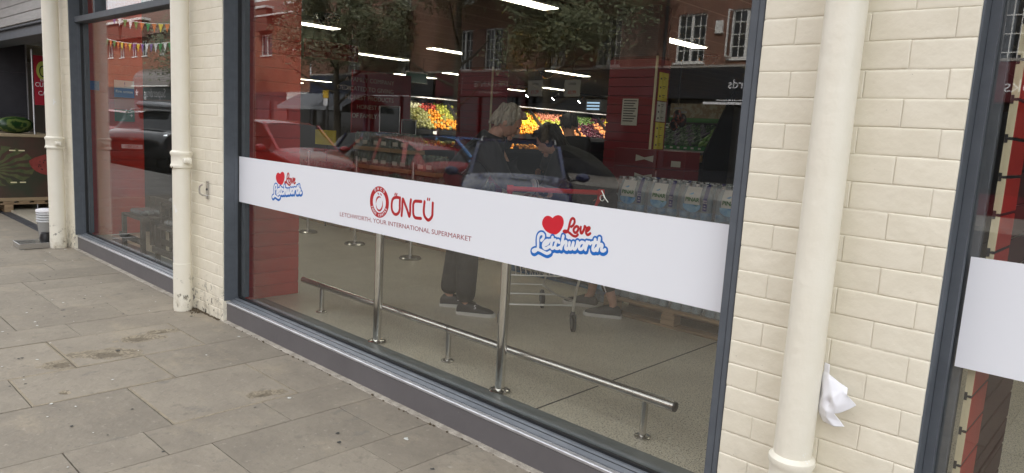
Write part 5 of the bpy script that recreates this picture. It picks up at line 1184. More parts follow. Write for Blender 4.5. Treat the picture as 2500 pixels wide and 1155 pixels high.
part('ground_floor', MB().box((-61.9, YF - .3, -.165), (-40.6, YF, 3.19)), m_fdark, b2); part('white_fascia', MB().box((-43.1, YF + .001, 2.6), (-40.7, YF + .2, 3.15)), m_wpaint, b2)
for k, x in enumerate((-45.0, -47.3, -49.5)): part('poster_case', MB().box((x, YF + .001, .9), (x + 1.7, YF + .06, 2.6)), M('poster_pink_%d' % k, [(.30, .10, .09), (.26, .09, .12), (.3, .14, .08)][k], .3, c2=(.10, .03, .04), ns=1.5), b2)
# chemist building reflected in the far left window
b3 = thing('chemist_shop', 'brick shop with hung tile upper floor and dark green fascia, reflected in the left window', 'building', (-78, YF, -.165))
hs3 = [(-77.1, -75.7, 6.25, 7.65), (-74.0, -72.8, 6.2, 7.6), (-70.9, -69.7, 6.2, 7.5), (-68.5, -67.3, 6.2, 7.5), (-64.5, -63.5, 6.2, 7.4)]
facade(-110, -62.1, 3.5, 8.0, YF, hs3, m_bw2, b3)
for h in hs3: casement(*h, YF, b3, cols=1, rows_=1)
part('roof', MB().prism([(YF + .5, 7.9), (YF - 8, 7.9), (YF - 3.8, 11.6)], 'x', -110, -62.1), m_roof, b3)
for x, w_ in ((-74.9, 3.0), (-68.8, 2.7)): part('tile_hanging', MB().prism([(x - w_, 7.7), (x + w_, 7.7), (x + w_ * .85, 9.1), (x - w_ * .85, 9.1)], 'y', YF + .1, YF + .7), m_roof, b3); part('lead_flat', MB().box((x - w_, YF + .1, 9.102), (x + w_, YF + .9, 9.3)), m_wpaint, b3)
part('ground_floor', MB().box((-110, YF - .3, -.165), (-62.1, YF, 2.4)), m_shopglass, b3)
part('fascia', MB().box((-78, YF, 2.42), (-60.0, YF + .3, 3.49)), M('dark_green_fascia', (.015, .035, .035), .4), b3)
text('shop_name', 'Superdrug', 1.05, m_paper, b3, (-65.0, YF + .302, 2.95), (-1, 0, 0), (0, 0, 1), sx=1.1)
mb = MB()
for k in range(5): a = math.pi / 2 + k * 2 * math.pi / 5; mb.add([(-69.1 + .38 * math.cos(a), YF + .305, 2.98 + .38 * math.sin(a)), (-69.1 + .16 * math.cos(a + .5), YF + .305, 2.98 + .16 * math.sin(a + .5)), (-69.1, YF + .305, 2.98), (-69.1 + .16 * math.cos(a - .5), YF + .305, 2.98 + .16 * math.sin(a - .5))], [(0, 1, 2, 3)])
part('star_mark', mb, m_paper, b3)
cv = thing('barrel_canopy', 'pale grey barrel shaped shop canopy above the green fascia, reflected', 'canopy', (-67, YF, 3.6))
part('skin', MB().prism([(YF + .3, 3.52)] + [(YF + .3 + 1.3 * math.cos(k * math.pi / 16), 3.52 + 1.5 * math.sin(k * math.pi / 16)) for k in range(9)], 'x', -66.5, -58.5), M('grey_canopy', (.15, .125, .11), .3), cv); part('rim', MB().box((-66.5, YF + 1.6, 3.42), (-58.5, YF + 1.68, 3.515)), m_wpaint, cv)
struct('sky_ridge', MB().box((-200, -60, -.6), (-110.1, -22, 6)), m_bw2)
# parking sign on its pole
t = thing('parking_sign', 'yellow and white parking sign plate on a grey pole across the road, reflected', 'sign', (-33.2, -18.6, -.16))
part('pole', MB().tube([(-33.2, -18.6, -.165), (-33.2, -18.6, 3.1)], .07, 10), m_dark, t); part('yellow_plate', MB().box((-33.45, -18.5, 2.65), (-32.95, -18.48, 3.05)), M('sign_yellow', (.75, .48, .03), .5), t); part('white_plate', MB().box((-33.4, -18.5, 2.25), (-33.0, -18.48, 2.63)), m_paper, t)
# bunting
def bunting(a, b, sag, n, lab):
    t = thing('bunting', lab, 'bunting', a, 'bunting strung over the street'); cols = [('purple', (.22, .12, .35)), ('orange', (.7, .22, .05)), ('white', (.75, .75, .75)), ('yellow', (.75, .6, .05)), ('green', (.05, .3, .08))]
    pts = [Vector(a).lerp(Vector(b), k / n) - Vector((0, 0, sag * 4 * (k / n) * (1 - k / n))) for k in range(n + 1)]
    part('cord', MB().tube(pts, .02, 5), m_wpaint, t)
    for k in range(n):
        p = (pts[k] + pts[k + 1]) / 2; d = (pts[k + 1] - pts[k]) * .38; nm, c = cols[(k * 2 + k // 3) % 5]
        if 'flag_' + nm not in bpy.data.materials: M('flag_' + nm, c, .7)
        part('flag', MB().add([p - d, p + d, p + Vector((0, .02, -.5)), p - d + Vector((0, .012, 0)), p + d + Vector((0, .012, 0)), p + Vector((0, .03, -.5))], [(0, 1, 2), (5, 4, 3), (0, 3, 4, 1)]), bpy.data.materials['flag_' + nm], t)
bunting((-55, -14, 6.4), (-41.5, -14, 5.3), .35, 20, 'lower string of coloured triangle flags reflected in the left window')
bunting((-51, -14, 7.3), (-38, -14, 6.2), .3, 14, 'upper string of coloured triangle flags reflected in the left window')
# ------------------------------------------------------------ trees
def tree(x, y, z0, zc, rx, rz, n, label, seed):
    rr = random.Random(seed); t = thing('street_tree', label, 'tree', (x, y, z0), 'trees across the street')
    tr = MB().tube([(x, y, z0), (x + .1, y, z0 + 1.5), (x - .05, y + .1, zc), (x, y, zc + rz * .6)], [.22, .17, .12, .05], 10)
    for k in range(9):
        a = k * 2.4; zz = z0 + 2 + (zc - z0 - 1) * k / 9 + .5; L_ = rx * rr.uniform(.5, .85); tr.tube([(x, y, zz), (x + math.cos(a) * L_ * .5, y + math.sin(a) * L_ * .5, zz + .6), (x + math.cos(a) * L_, y + math.sin(a) * L_, zz + 1.5)], [.08, .05, .02], 6)
    part('trunk', tr, m_bark, t)
    cl = []
    for k in range(46):
        a, b, r = rr.random() * 6.28, rr.uniform(-1, 1), rr.random() ** .4; s_ = math.sqrt(1 - b * b); cl.append((x + rx * r * s_ * math.cos(a), y + rx * .8 * r * s_ * math.sin(a), zc + rz * r * b, rr.uniform(.45, 1.0)))
    mb = MB()
    for k in range(int(n * 1.7)):
        c = rr.choice(cl); p = Vector((rr.gauss(c[0], c[3] * .55), rr.gauss(c[1], c[3] * .55), rr.gauss(c[2], c[3] * .5))); s_ = rr.uniform(.05, .105)
        u = Vector((rr.gauss(0, 1), rr.gauss(0, 1), rr.gauss(0, .6))).normalized(); v = u.orthogonal().normalized().cross(u) * .6
        mb.add([p - u * s_, p + v * s_, p + u * s_, p - v * s_], [(0, 1, 2, 3)])
    o = part('crown', mb, m_leaf, t, fix=False)
tree(-33.6, -19.4, -.165, 6.2, 4.0, 3.0, 12000, 'leafy street tree reflected at the upper left of the main window', 3)
tree(-24.5, -19.8, -.165, 9.3, 3.4, 2.6, 8000, 'tall leafy tree top reflected between the two upper white windows', 8)
tree(-18.6, -19.2, -.165, 7.0, 4.2, 3.0, 14000, 'broad leafy street tree reflected at the upper middle of the main window', 4)
tree(-46.5, -17.5, -.165, 5.2, 2.9, 2.6, 6000, 'thin orange tinted street tree reflected over the red slat panel', 5)
tree(-83, -17, -.165, 6.2, 4.2, 3.4, 6000, 'leafy tree reflected at the left edge of the far left window', 6)
# ------------------------------------------------------------ parked cars
m_carglass = M('car_glass', (.012, .014, .016), .04, spec=.35); m_grille = M('car_grille', (.008, .008, .009), .4); m_lamp = M('headlamp', (.55, .57, .6), .08, coat=1); m_rim = M('alloy_rim', (.45, .45, .46), .3, .9); m_plate = M('white_plate', (.75, .75, .72), .5); m_rail = M('roof_rail_silver', (.6, .6, .6), .25, .9)
def car(label, loc, ang, paint, Ln=4.2, Wd=1.8, Ht=1.48, nose=0, suv=False, rails=False, plate=None, slim=False, group='cars parked across the pavement'):
    t = thing('parked_car', label, 'car', loc, group, world=False, rz=ang); kx, ky, kz = Ln / 4.2, Wd / 1.8, Ht / 1.48
    st = [(-2.1, .70, .42, .80, .86, .62), (-2.02, .82, .28, .90, .98, .66), (-1.72, .88, .2, .93, 1.36 if suv else 1.27, .63), (-1.3, .90, .2, .94, 1.45 if suv else 1.42, .65), (-.6, .90, .2, .94, 1.49, .66), (.05, .90, .2, .93, 1.48, .66), (.42, .90, .2, .92, 1.43, .65), (1.18, .89, .2, .90, .97, .70), (1.6, .86, .21, .82, .89, .66), (1.97, .82, .24, .72, .80, .62), (2.1, .72, .30, .60, .66, .58)]
    st = [(a, b, c + (nose * .6 if a > 1.9 else 0), d + (nose if a > 1.5 else nose * .4 if a > 1 else 0), e + (nose * .9 if a > 1.5 else nose * .4 if a > 1 else 0), f_) for a, b, c, d, e, f_ in st]
    vs = []; fs = []; ms = []
    for (x, w_, zb, zt, zr, rw) in st:
        half = [(0, zb), (w_ * .88, zb), (w_, zb + .16), (w_ * 1.0, (zb + zt) / 2 + .08), (w_ * .965, zt), (rw, zr), (rw * .62, zr + .028), (0, zr + .04)]
        ring = half + [(-a, b) for a, b in half[-2:0:-1]]
        vs += [(x * kx, a * ky, b * kz) for a, b in ring]
    N = 14
    for i in range(len(st) - 1):
        for k in range(N):
            k2 = (k + 1) % N; m_ = 0
            if k in (4, 9) and 2 <= i <= 6: m_ = 1
            if k in (5, 6, 7, 8) and i in (6, 1): m_ = 1
            fs.append((i * N + k, (i + 1) * N + k, (i + 1) * N + k2, i * N + k2)); ms.append(m_)
    fs.append(tuple(range(N))); ms.append(0); fs.append(tuple(range((len(st) - 1) * N, len(st) * N))[::-1]); ms.append(0)
    me = bpy.data.meshes.new('tmp'); me.from_pydata(vs, [], fs); me.materials.append(paint); me.materials.append(m_carglass); me.polygons.foreach_set('material_index', ms); me.update(); fixn(me)
    cr = me.attributes.new('crease_edge', 'FLOAT', 'EDGE')
    for e in me.edges:
        a, b = e.vertices; k1, k2, s1, s2 = a % N, b % N, a // N, b // N
        if k1 == k2 and k1 in (4, 5, 9, 10): cr.data[e.index].value = .75
        elif s1 == s2 and s1 in (6, 7) and {k1, k2} <= {5, 6, 7, 8, 9}: cr.data[e.index].value = .6
        elif s1 == s2 and s1 in (0, 10): cr.data[e.index].value = .5
    o = bpy.data.objects.new('tmp', me); COL.objects.link(o); sb = o.modifiers.new('s', 'SUBSURF'); sb.levels = 2; sb.render_levels = 2
    dg = bpy.context.evaluated_depsgraph_get(); dg.update(); ev = bpy.data.meshes.new_from_object(o.evaluated_get(dg)); bpy.data.objects.remove(o)
    import bmesh
    for nm, mi in (('body', 0), ('windows', 1)):
        b = bmesh.new(); b.from_mesh(ev); bmesh.ops.delete(b, geom=[f for f in b.faces if f.material_index != mi], context='FACES'); m2 = bpy.data.meshes.new(nm); b.to_mesh(m2); b.free()
        for p in m2.polygons: p.use_smooth = True; p.material_index = 0
        m2.materials.clear(); m2.materials.append(paint if mi == 0 else m_carglass); link(nm, m2, t)
    S3 = lambda x, y, z: (x * kx, y * ky, z * kz)
    part('underbody', MB().box(S3(-1.9, -.78, .16), S3(1.85, .78, .5)), m_grille, t)
    pl = MB()
    for s_ in (-1, 1):
        pl.bar(S3(.44, s_ * .648, 1.42), S3(1.16, s_ * .72, .955), .06, .05); pl.bar(S3(-.35, s_ * .665, 1.44), S3(-.35, s_ * .86, .95), .09, .03); pl.bar(S3(-1.3, s_ * .652, 1.40), S3(-1.5, s_ * .85, .95), .12, .03)
    part('pillars', pl, paint, t)
    part('seats', MB().box(S3(-.5, -.6, .5), S3(-.3, .6, 1.15), 0, .05), m_grille, t)
    for x in (-1.28, 1.3):
        for s_ in (-1, 1):
            wy = s_ * .84 * ky; zz = .33; q = part('wheel', MB().tube([(x * kx, wy - .10, zz), (x * kx, wy - .085, zz), (x * kx, wy + .085, zz), (x * kx, wy + .10, zz)], [.29, .325, .325, .29], 24), m_tyre, t)
            part('rim', MB().lathe([(.20, -.106), (.21, -.02), (.21, .02), (.20, .106)], (x * kx, wy, zz), 16, axis='y'), m_rim, q)
            part('arch', MB().lathe([(.37, -.07), (.385, 0), (.37, .065)], (x * kx, s_ * .84 * ky, zz + .02), 24, axis='y'), m_grille, q)
    for s_ in (-1, 1):
        hl = part('headlight', (MB().obox(S3(1.86, s_ * .62, .735 + nose * .9), (.03, -s_ * .05, 0), (-.08, s_ * .15, .012), (0, 0, .04)) if slim else MB().ell(S3(1.80, s_ * .655, .70), (.2, .13, .085), 14, 8)), m_lamp, t)
        if slim: part('running_light', MB().bar(S3(1.98, s_ * .46, .70 + nose), S3(1.80, s_ * .77, .79 + nose), .05, .03).bar(S3(1.99, s_ * .56, .69 + nose), S3(1.95, s_ * .70, .63 + nose), .05, .03), M('running_lamp', (.8, .85, .9), .2, emit=2.5), hl)
        part('mirror', MB().ell(S3(.98, s_ * 1.02, .99), (.08, .12, .075), 12, 8), paint, t); part('mirror_arm', MB().bar(S3(.98, s_ * .84, .93), S3(.98, s_ * .96, .96), .05, .03), m_grille, t)
        part('tail_light', MB().ell(S3(-1.98, s_ * .70, .85), (.1, .12, .09), 10, 6), m_redpl, t)
        part('belt_trim', MB().bar(S3(-1.3, s_ * .885, .945), S3(.9, s_ * .885, .935), .012, .016), m_alu, t)
        part('door_seam', MB().bar(S3(-.33, s_ * .903, .9), S3(-.33, s_ * .905, .3), .006, .01).bar(S3(.72, s_ * .903, .88), S3(.72, s_ * .905, .3), .006, .01), m_grille, t)
    part('grille', MB().prism([(-.42 * ky, .50 * kz), (.42 * ky, .50 * kz), (.52 * ky, .60 * kz), (-.52 * ky, .60 * kz)], 'x', 1.9 * kx, 2.085 * kx), m_grille, t)
    part('lower_intake', MB().box(S3(1.85, -.55, .26), S3(2.07, .55, .38)), m_grille, t)
    p_ = part('number_plate', MB().box((2.10 * kx, -.26, .42 * kz + nose * 1.3), (2.12 * kx, .26, .42 * kz + nose * 1.3 + .11)), m_plate, t)
    if plate: text('plate_text', plate, .105, m_black, p_, (2.121 * kx, 0, .42 * kz + nose * 1.3 + .055), (0, 1, 0), (0, 0, 1))
    if rails:
        for s_ in (-1, 1): part('roof_rail', MB().tube([S3(-1.2, s_ * .60, 1.46), S3(-1.1, s_ * .60, 1.52), S3(.2, s_ * .60, 1.53), S3(.38, s_ * .60, 1.455)], .018, 8), m_rail, t)
    return t, S3
def paint(n_, c): return M('car_paint_' + n_, c, .22, .1, coat=.9)
p_red, p_red2 = paint('red', (.36, .02, .028)), paint('deep_red', (.26, .012, .02))
p_lb, p_navy, p_blk = paint('light_blue', (.10, .24, .52)), paint('navy', (.012, .022, .10)), paint('black', (.012, .013, .016))
Z = -.262
car('red hatchback reflected over the red slat panel at the left of the main window', (-14.95, -5.9, Z), 0, p_red, 4.2, 1.8, 1.66)
car('deep red saloon facing left, reflected above the round emblem', (-13.25, -7.8, Z), math.pi, p_red2, 3.9, 1.75, 1.45)
car('light blue hatchback reflected behind the deep red car', (-14.6, -11.2, Z), 0, p_lb, 4.2, 1.8, 1.48)
car('navy blue car with front windscreen towards the shop, reflected over the trolley', (-8.6, -6.95, Z), math.atan2(.73, .68), p_navy, 4.4, 1.9, 1.56, suv=True, rails=True)
tE, S3 = car('black car with a roof box, front plate and bright headlights, reflected in the left window', (-22.6, -6.05, Z), math.atan2(.58, .81), p_blk, 4.6, 1.85, 1.70, nose=.16, suv=True, rails=True, plate='K2 BBS', slim=True)
bxr = part('roof_box', MB().box(S3(-1.2, -.42, 1.56), S3(.5, .42, 1.74), 0, .08), M('pale_grey_box', (.42, .44, .47), .35), tE)
em = MB()
for rx_, rz_, dz in ((.075, .05, 0), (.028, .046, 0), (.048, .018, .022)):
    em.tube([(2.10 * 4.6 / 4.2, rx_ * math.cos(a * .524), .97 + dz + rz_ * math.sin(a * .524)) for a in range(13)], .006, 5)
part('front_emblem', em, m_rail, tE)
car('red car with silver roof rails behind the black car in the left window', (-28.0, -6.4, Z), math.atan2(.4, .9), p_red, 4.4, 1.85, 1.66, suv=True, rails=True)
car('dark navy car between the two red cars, mostly hidden in the reflection', (-18.5, -11.5, Z), 0, p_navy, 4.2, 1.8, 1.45)
# ============================================================ PEOPLE
def skin_mesh(name, verts, edges, mat, parent, sub=2, root=0, smooth=True):
    """verts = [(x,y,z,r)] or [(x,y,z,(rx,ry))]"""
    me = bpy.data.meshes.new(name); me.from_pydata([v[:3] for v in verts], edges, [])
    o = bpy.data.objects.new('tmp', me); COL.objects.link(o)
    o.modifiers.new('k', 'SKIN'); 
    if not me.skin_vertices: 
        bpy.context.view_layer.objects.active = o
    for i, v in enumerate(verts):
        r = v[3] if isinstance(v[3], tuple) else (v[3], v[3]); me.skin_vertices[0].data[i].radius = r
        me.skin_vertices[0].data[i].use_root = (i == root)
    s_ = o.modifiers.new('s', 'SUBSURF'); s_.levels = sub; s_.render_levels = sub
    dg = bpy.context.evaluated_depsgraph_get(); dg.update(); ev = bpy.data.meshes.new_from_object(o.evaluated_get(dg)); bpy.data.objects.remove(o)
    ev.materials.clear(); ev.materials.append(mat)
    for p in ev.polygons: p.use_smooth = True; p.material_index = 0
    return link(name, ev, parent)
def person(label, O, fwd, P, mats, hair, cap=False, ankle_skin=False, sleeve=None):
    """P: joints in local (f, l, z): forward, left, up"""
    f = Vector((fwd[0], fwd[1], 0)).normalized(); l = Vector((-f.y, f.x, 0)); O = Vector(O)
    g_ = lambda p: O + f * p[0] + l * p[1] + Vector((0, 0, p[2]))
    t = thing('person', label, 'person', O)
    J = {k: g_(v) for k, v in P.items()}
    V = lambda k, r: (*J[k], r)
    # one continuous body
    names = ['pelvis', 'waist', 'chest', 'neck', 'skull', 'hipL', 'kneeL', 'ankL', 'toeL', 'hipR', 'kneeR', 'ankR', 'toeR', 'shL', 'elL', 'wrL', 'shR', 'elR', 'wrR']
    rad = dict(pelvis=.11, waist=.09, chest=.11, neck=.055, skull=.075, hipL=.085, kneeL=.055, ankL=.036, toeL=.03, hipR=.085, kneeR=.055, ankR=.036, toeR=.03, shL=.04, elL=.036, wrL=.028, shR=.04, elR=.036, wrR=.028)
    ed = [('pelvis', 'waist'), ('waist', 'chest'), ('chest', 'neck'), ('neck', 'skull'), ('pelvis', 'hipL'), ('hipL', 'kneeL'), ('kneeL', 'ankL'), ('ankL', 'toeL'), ('pelvis', 'hipR'), ('hipR', 'kneeR'), ('kneeR', 'ankR'), ('ankR', 'toeR'), ('chest', 'shL'), ('shL', 'elL'), ('elL', 'wrL'), ('chest', 'shR'), ('shR', 'elR'), ('elR', 'wrR')]
    ix = {n_: i for i, n_ in enumerate(names)}
    body = skin_mesh('body', [V(n_, rad[n_]) for n_ in names], [(ix[a], ix[b]) for a, b in ed], m_skin, t)
    # head with a face, turned the way the person looks
    lk = (J['look'] - J['skull']).normalized(); up = (J['skull'] - J['neck']).normalized(); up = (up - lk * up.dot(lk)).normalized(); sd_ = up.cross(lk)
    hc = J['skull'] + up * .03
    def hp_(a, b, c): return hc + lk * a + sd_ * b + up * c
    def hell(mb, c, r, n=16, k=12, m=0, fn=None):
        o = len(mb.v); mb.ell((0, 0, 0), (1, 1, 1), n, k, m)
        for i in range(o, len(mb.v)):
            x, y, z = mb.v[i]; q = (c[0] + x * r[0], c[1] + y * r[1], c[2] + z * r[2])
            if fn: q = fn(q)
            mb.v[i] = tuple(hp_(*q))
    hd_ = MB()
    def face(q):
        a, b, c = q
        if c < -.02: s_ = 1 + (c + .02) * 2.2; b *= s_; a = a * (1 + (c + .02) * .8) + .006
        return (a, b, c)
    hell(hd_, (0, 0, 0), (.098, .076, .118), 20, 16, fn=face)
    hell(hd_, (.099, 0, -.018), (.017, .013, .028)); hell(hd_, (.090, 0, -.062), (.012, .026, .010)); hell(hd_, (.08, 0, -.095), (.02, .03, .02)); hell(hd_, (.088, 0, .022), (.012, .05, .012))
    for s_ in (-1, 1): hell(hd_, (-.005, s_ * .078, -.008), (.018, .008, .032))
    h_ = part('head', hd_, m_skin, t, fix=False)
    ey = MB()
    for s_ in (-1, 1): hell(ey, (.086, s_ * .030, .004), (.009, .014, .007), 8, 6)
    part('eyes', ey, m_dark, h_, fix=False)
    hr = MB(); rr = random.Random(len(label))
    def hs_(q):
        a, b, c = q
        if a > .055 and c < .075: a = .055 + (a - .055) * .25          # hairline: keep the face clear
        if c < -.035 and hair[1] == 'short': c = -.035 + (c + .035) * .3
        w_ = 1 + .035 * math.sin(b * 90 + c * 60) + .03 * math.sin(a * 110 - c * 40)
        return (a * w_, b * w_, c * w_)
    hell(hr, (-.018, 0, .022), (.108, .090, .118), 28, 20, fn=hs_)
    hell(hr, (.045, .02, .098), (.055, .06, .030), 14, 8, fn=hs_)
    for k in range(26 if hair[1] == 'short' else 60):
        a = rr.uniform(1.9, 4.4); hell(hr, (-.02 + .098 * math.cos(a), .084 * math.sin(a), rr.uniform(-.05, .06) if hair[1] == 'short' else rr.uniform(-.17, .05)), (.020, .018, .05), 7, 5)
    part('hair', hr, hair[0], t, fix=False)
    if cap:
        cp = MB(); hell(cp, (-.005, 0, .055), (.108, .088, .085), 16, 10); hell(cp, (.12, 0, .05), (.06, .06, .01), 12, 6); part('cap', cp, m_black, t, fix=False)
    # clothes as slightly larger continuous shells
    tn = ['pelvis', 'waist', 'chest', 'collar', 'shL', 'elL', 'cufL', 'shR', 'elR', 'cufR']
    J['collar'] = J['chest'].lerp(J['neck'], .75); J['cufL'] = J['elL'].lerp(J['wrL'], .88); J['cufR'] = J['elR'].lerp(J['wrR'], .88)
    r2 = dict(pelvis=.185, waist=.18, chest=.185, collar=.105, shL=.105, elL=.070, cufL=.054, shR=.105, elR=.070, cufR=.054)
    i2 = {n_: i for i, n_ in enumerate(tn)}; e2 = [('pelvis', 'waist'), ('waist', 'chest'), ('chest', 'collar'), ('chest', 'shL'), ('shL', 'elL'), ('elL', 'cufL'), ('chest', 'shR'), ('shR', 'elR'), ('elR', 'cufR')]
    skin_mesh('jacket', [V(n_, r2[n_]) for n_ in tn], [(i2[a], i2[b]) for a, b in e2], mats[0], t)
    J['hemL'] = J['kneeL'].lerp(J['ankL'], .99 if not ankle_skin else .72); J['hemR'] = J['kneeR'].lerp(J['ankR'], .99 if not ankle_skin else .72)
    tn = ['pelvis', 'hipL', 'kneeL', 'hemL', 'hipR', 'kneeR', 'hemR', 'belt']; J['belt'] = J['pelvis'].lerp(J['waist'], .6)
    big = 1.0 if ankle_skin else 1.35
    r3 = dict(pelvis=.15, belt=.14, hipL=.105 * big ** .5, kneeL=.072 * big, hemL=.058 * big, hipR=.105 * big ** .5, kneeR=.072 * big, hemR=.058 * big)
    i3 = {n_: i for i, n_ in enumerate(tn)}; e3 = [('pelvis', 'hipL'), ('hipL', 'kneeL'), ('kneeL', 'hemL'), ('pelvis', 'hipR'), ('hipR', 'kneeR'), ('kneeR', 'hemR'), ('pelvis', 'belt')]
    skin_mesh('trousers', [V(n_, r3[n_]) for n_ in tn], [(i3[a], i3[b]) for a, b in e3], mats[1], t)
    if ankle_skin:
        sb_ = MB(); q0, q1 = J['kneeR'], J['hemR']; off = (J['cam'] * .06) if 'cam' in J else Vector((0, -.06, 0))
    for s_ in ('L', 'R'):
        hl_, to = J['ank' + s_], J['toe' + s_]; d = Vector((to.x - hl_.x, to.y - hl_.y, 0)).normalized(); sd2 = Vector((-d.y, d.x, 0)); base = Vector((hl_.x, hl_.y, .03)) - d * .06
        up_ = MB(); lay = [(0, .036, .07, 0), (.02, .040, .095, 0), (.08, .042, .115, 0), (.14, .044, .095, 0), (.20, .046, .07, 0), (.26, .042, .055, 0), (.29, .025, .04, 0)]
        vs = []; nn = 10
        for (a, hw, hh, _) in lay:
            for k in range(nn):
                th = math.pi * k / (nn - 1); vs.append(base + d * a + sd2 * (hw * math.cos(th)) + Vector((0, 0, .026 + (hh - .026) * math.sin(th) ** .7)))
        fs = [(i * nn + k, i * nn + k + 1, (i + 1) * nn + k + 1, (i + 1) * nn + k) for i in range(len(lay) - 1) for k in range(nn - 1)] + [tuple(range(nn)), tuple(range((len(lay) - 1) * nn, len(lay) * nn))]
        sh = part('shoe', up_.add(vs, fs, 0, True), m_black, t)
        ol = [(-.008, .0), (-.004, .03), (.03, .042), (.14, .047), (.22, .050), (.28, .042), (.305, .02), (.31, 0)]; pts = [base + d * a + sd2 * b for a, b in ol] + [base + d * a - sd2 * b for a, b in ol[-2:0:-1]]
        part('sole', MB().prism([(p.x, p.y) for p in pts], 'z', .031, .058), m_sole, sh)
        mk = base + d * .16 - sd2 * .0445
        c0 = base + d * .15 + sd2 * (-.047 if (sd2.y > 0) else .047) + Vector((0, 0, .075))
        if not ankle_skin: text('shoe_mark', 'S', .045, m_paper, sh, c0, d if sd2.y > 0 else -d, (0, 0, 1), off=.002)
    # hands: palm and five separate fingers curled over what they hold
    for s_, sg in (('L', 1), ('R', -1)):
        w0, e0 = J['wr' + s_], J['el' + s_]; d = (w0 - e0).normalized(); tgt = (J['hand' + s_] - w0).normalized() if 'hand' + s_ in J else d
        side = tgt.cross(Vector((0, 0, 1))).normalized(); dn = side.cross(tgt).normalized() * -1
        if dn.z > 0: dn = -dn
        pal = MB(); c = w0 + tgt * .045; pal.obox(c, tgt * .048, side * .040, dn * .013)
        me = pal.mesh('palm', m_skin); fixn(me); po = bpy.data.objects.new('tmp', me); COL.objects.link(po); q = po.modifiers.new('s', 'SUBSURF'); q.levels = q.render_levels = 2
        dg = bpy.context.evaluated_depsgraph_get(); dg.update(); ev = bpy.data.meshes.new_from_object(po.evaluated_get(dg)); bpy.data.objects.remove(po)
        for p in ev.polygons: p.use_smooth = True
        hnd = link('hand', ev, t)
        for k in range(4):
            b0 = w0 + tgt * .082 + side * (.028 - .019 * k); ln = (.040, .046, .043, .034)[k]
            part('finger', MB().tube([b0 - tgt * .02, b0 + dn * .003, b0 + tgt * ln * .8 + dn * .012, b0 + tgt * ln * 1.05 + dn * .035, b0 + tgt * ln * .85 + dn * .055], [.009, .0088, .0082, .0075, .006], 8), m_skin, hnd)
        b0 = w0 + tgt * .03 + side * (.036 * sg); part('thumb', MB().tube([b0, b0 + tgt * .028 + side * sg * .018 + dn * .01, b0 + tgt * .055 + side * sg * .012 + dn * .028], [.011, .0095, .007], 8), m_skin, hnd)
    return t, J
# grey haired man bending over the trolley
man, JM = person('grey haired man in black jacket and loose dark trousers bending over the trolley', (-4.02, 1.47, 0), (.80, .60),
    dict(pelvis=(-.12, 0, .97), waist=(-.04, 0, 1.12), chest=(.10, 0, 1.33), neck=(.185, 0, 1.46), skull=(.255, -.005, 1.515), look=(.62, -.02, 1.28),
         hipL=(-.10, .09, .92), kneeL=(-.10, .12, .50), ankL=(-.16, .10, .12), toeL=(.02, .12, .05), hipR=(-.08, -.09, .92), kneeR=(.02, -.10, .50), ankR=(.02, -.11, .11), toeR=(.20, -.12, .05),
         shL=(.16, .19, 1.36), elL=(.30, .22, 1.10), wrL=(.50, .12, 1.05), shR=(.14, -.19, 1.35), elR=(.30, -.20, 1.08), wrR=(.52, -.06, 1.06), handL=(.7, .1, 1.02), handR=(.72, 0, 1.03)), (m_cloth, m_cloth2), (m_hair, 'short'))
c0 = JM['elR'].lerp(JM['wrR'], .86); d0 = (JM['wrR'] - JM['elR']).normalized()
for k in range(3): part('checked_cuff', MB().tube([c0 + d0 * (.010 * k), c0 + d0 * (.010 * k + .006)], .060, 16), m_paper2 if k % 2 == 0 else m_black, man)
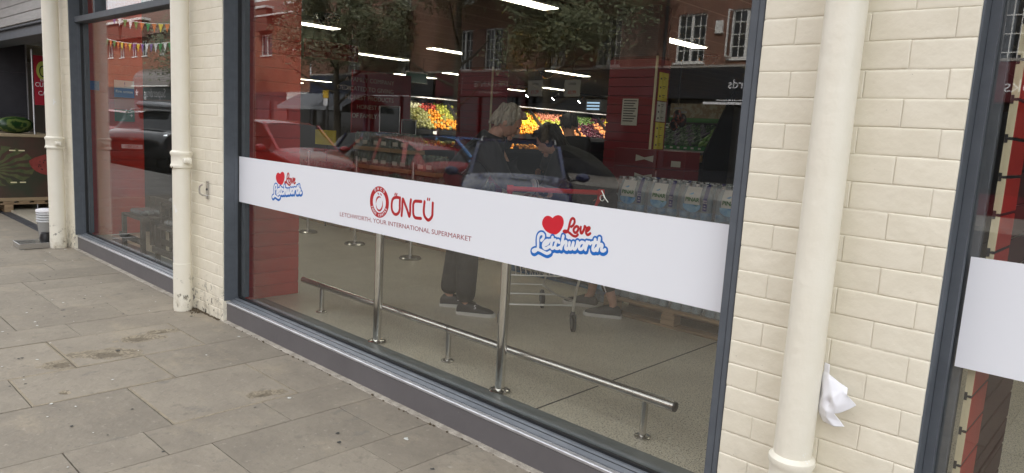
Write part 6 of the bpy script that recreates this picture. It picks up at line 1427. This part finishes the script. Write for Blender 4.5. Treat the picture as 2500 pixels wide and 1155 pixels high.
# woman leaning in from the right
wom, JW = person('dark haired woman in black leggings and trainers leaning over the far side of the trolley', (-3.40, 2.38, 0), (-.93, -.30),
    dict(pelvis=(-.02, 0, .95), waist=(.06, 0, 1.08), chest=(.28, 0, 1.27), neck=(.42, 0, 1.35), skull=(.50, 0, 1.39), look=(.85, .02, 1.15),
         hipL=(-.02, .09, .91), kneeL=(-.06, .12, .48), ankL=(-.20, .13, .12), toeL=(-.05, .16, .05), hipR=(.0, -.09, .91), kneeR=(.04, -.10, .48), ankR=(.08, -.10, .12), toeR=(.26, -.10, .05),
         shL=(.32, .17, 1.28), elL=(.40, .22, 1.02), wrL=(.52, .16, .98), shR=(.32, -.17, 1.28), elR=(.42, -.2, 1.03), wrR=(.55, -.14, 1.0), handL=(.7, .14, .95), handR=(.7, -.1, .97)), (m_cloth, m_cloth), (m_hairdk, 'long'), ankle_skin=True)
q0, q1 = JW['kneeL'], JW['ankL']
part('white_side_stripe', MB().bar(q0.lerp(q1, .05) + Vector((.0, -.078, 0)), q0.lerp(q1, .66) + Vector((.01, -.066, 0)), .010, .006), m_paper, wom)
# third shopper further back wearing a cap
person('shopper in a dark cap and black coat standing farther back by the fruit', (-5.15, 4.1, 0), (-.8, .35),
    dict(pelvis=(0, 0, .95), waist=(0, 0, 1.1), chest=(.03, 0, 1.33), neck=(.05, 0, 1.49), skull=(.08, 0, 1.555), look=(.4, 0, 1.42),
         hipL=(0, .09, .92), kneeL=(.02, .10, .5), ankL=(0, .10, .12), toeL=(.15, .12, .05), hipR=(0, -.09, .92), kneeR=(.02, -.10, .5), ankR=(0, -.10, .12), toeR=(.15, -.12, .05),
         shL=(.03, .19, 1.38), elL=(.10, .25, 1.12), wrL=(.30, .2, 1.05), shR=(.03, -.19, 1.38), elR=(.10, -.25, 1.12), wrR=(.30, -.2, 1.05), handL=(.5, .2, 1.02), handR=(.5, -.2, 1.02)), (m_cloth, m_cloth), (m_hairdk, 'short'), cap=True)
# goods in the trolley
t = thing('paper_parcel', 'pale crumpled paper parcel lying in the trolley basket', 'parcel', w(.2, 0, .6)); part('wrap', MB().ell(w(.15, 0, .72), (.18, .15, .14), 9, 6), m_paper2, t); part('twist', MB().ell(w(.15, .05, .88), (.05, .05, .04), 7, 5), m_paper2, t)
# wire twist caught on the glass above the band
t = thing('wire_twist', 'small pale loop of twisted wire hanging at the glass above the band', 'wire', (-1.70, .012, 1.23)); part('strand', MB().tube([(-1.712, .010, 1.252), (-1.700, .010, 1.235), (-1.692, .010, 1.222), (-1.676, .010, 1.208)], .0018, 6), m_wire, t); part('loop', MB().tube([(-1.695 + .011 * math.cos(a * .6) - .012, .010, 1.222 + .012 * math.sin(a * .6)) for a in range(11)], .0016, 6), m_wire, t)
for o in bpy.data.objects:
    if 'wc_' in o: del o['wc_']
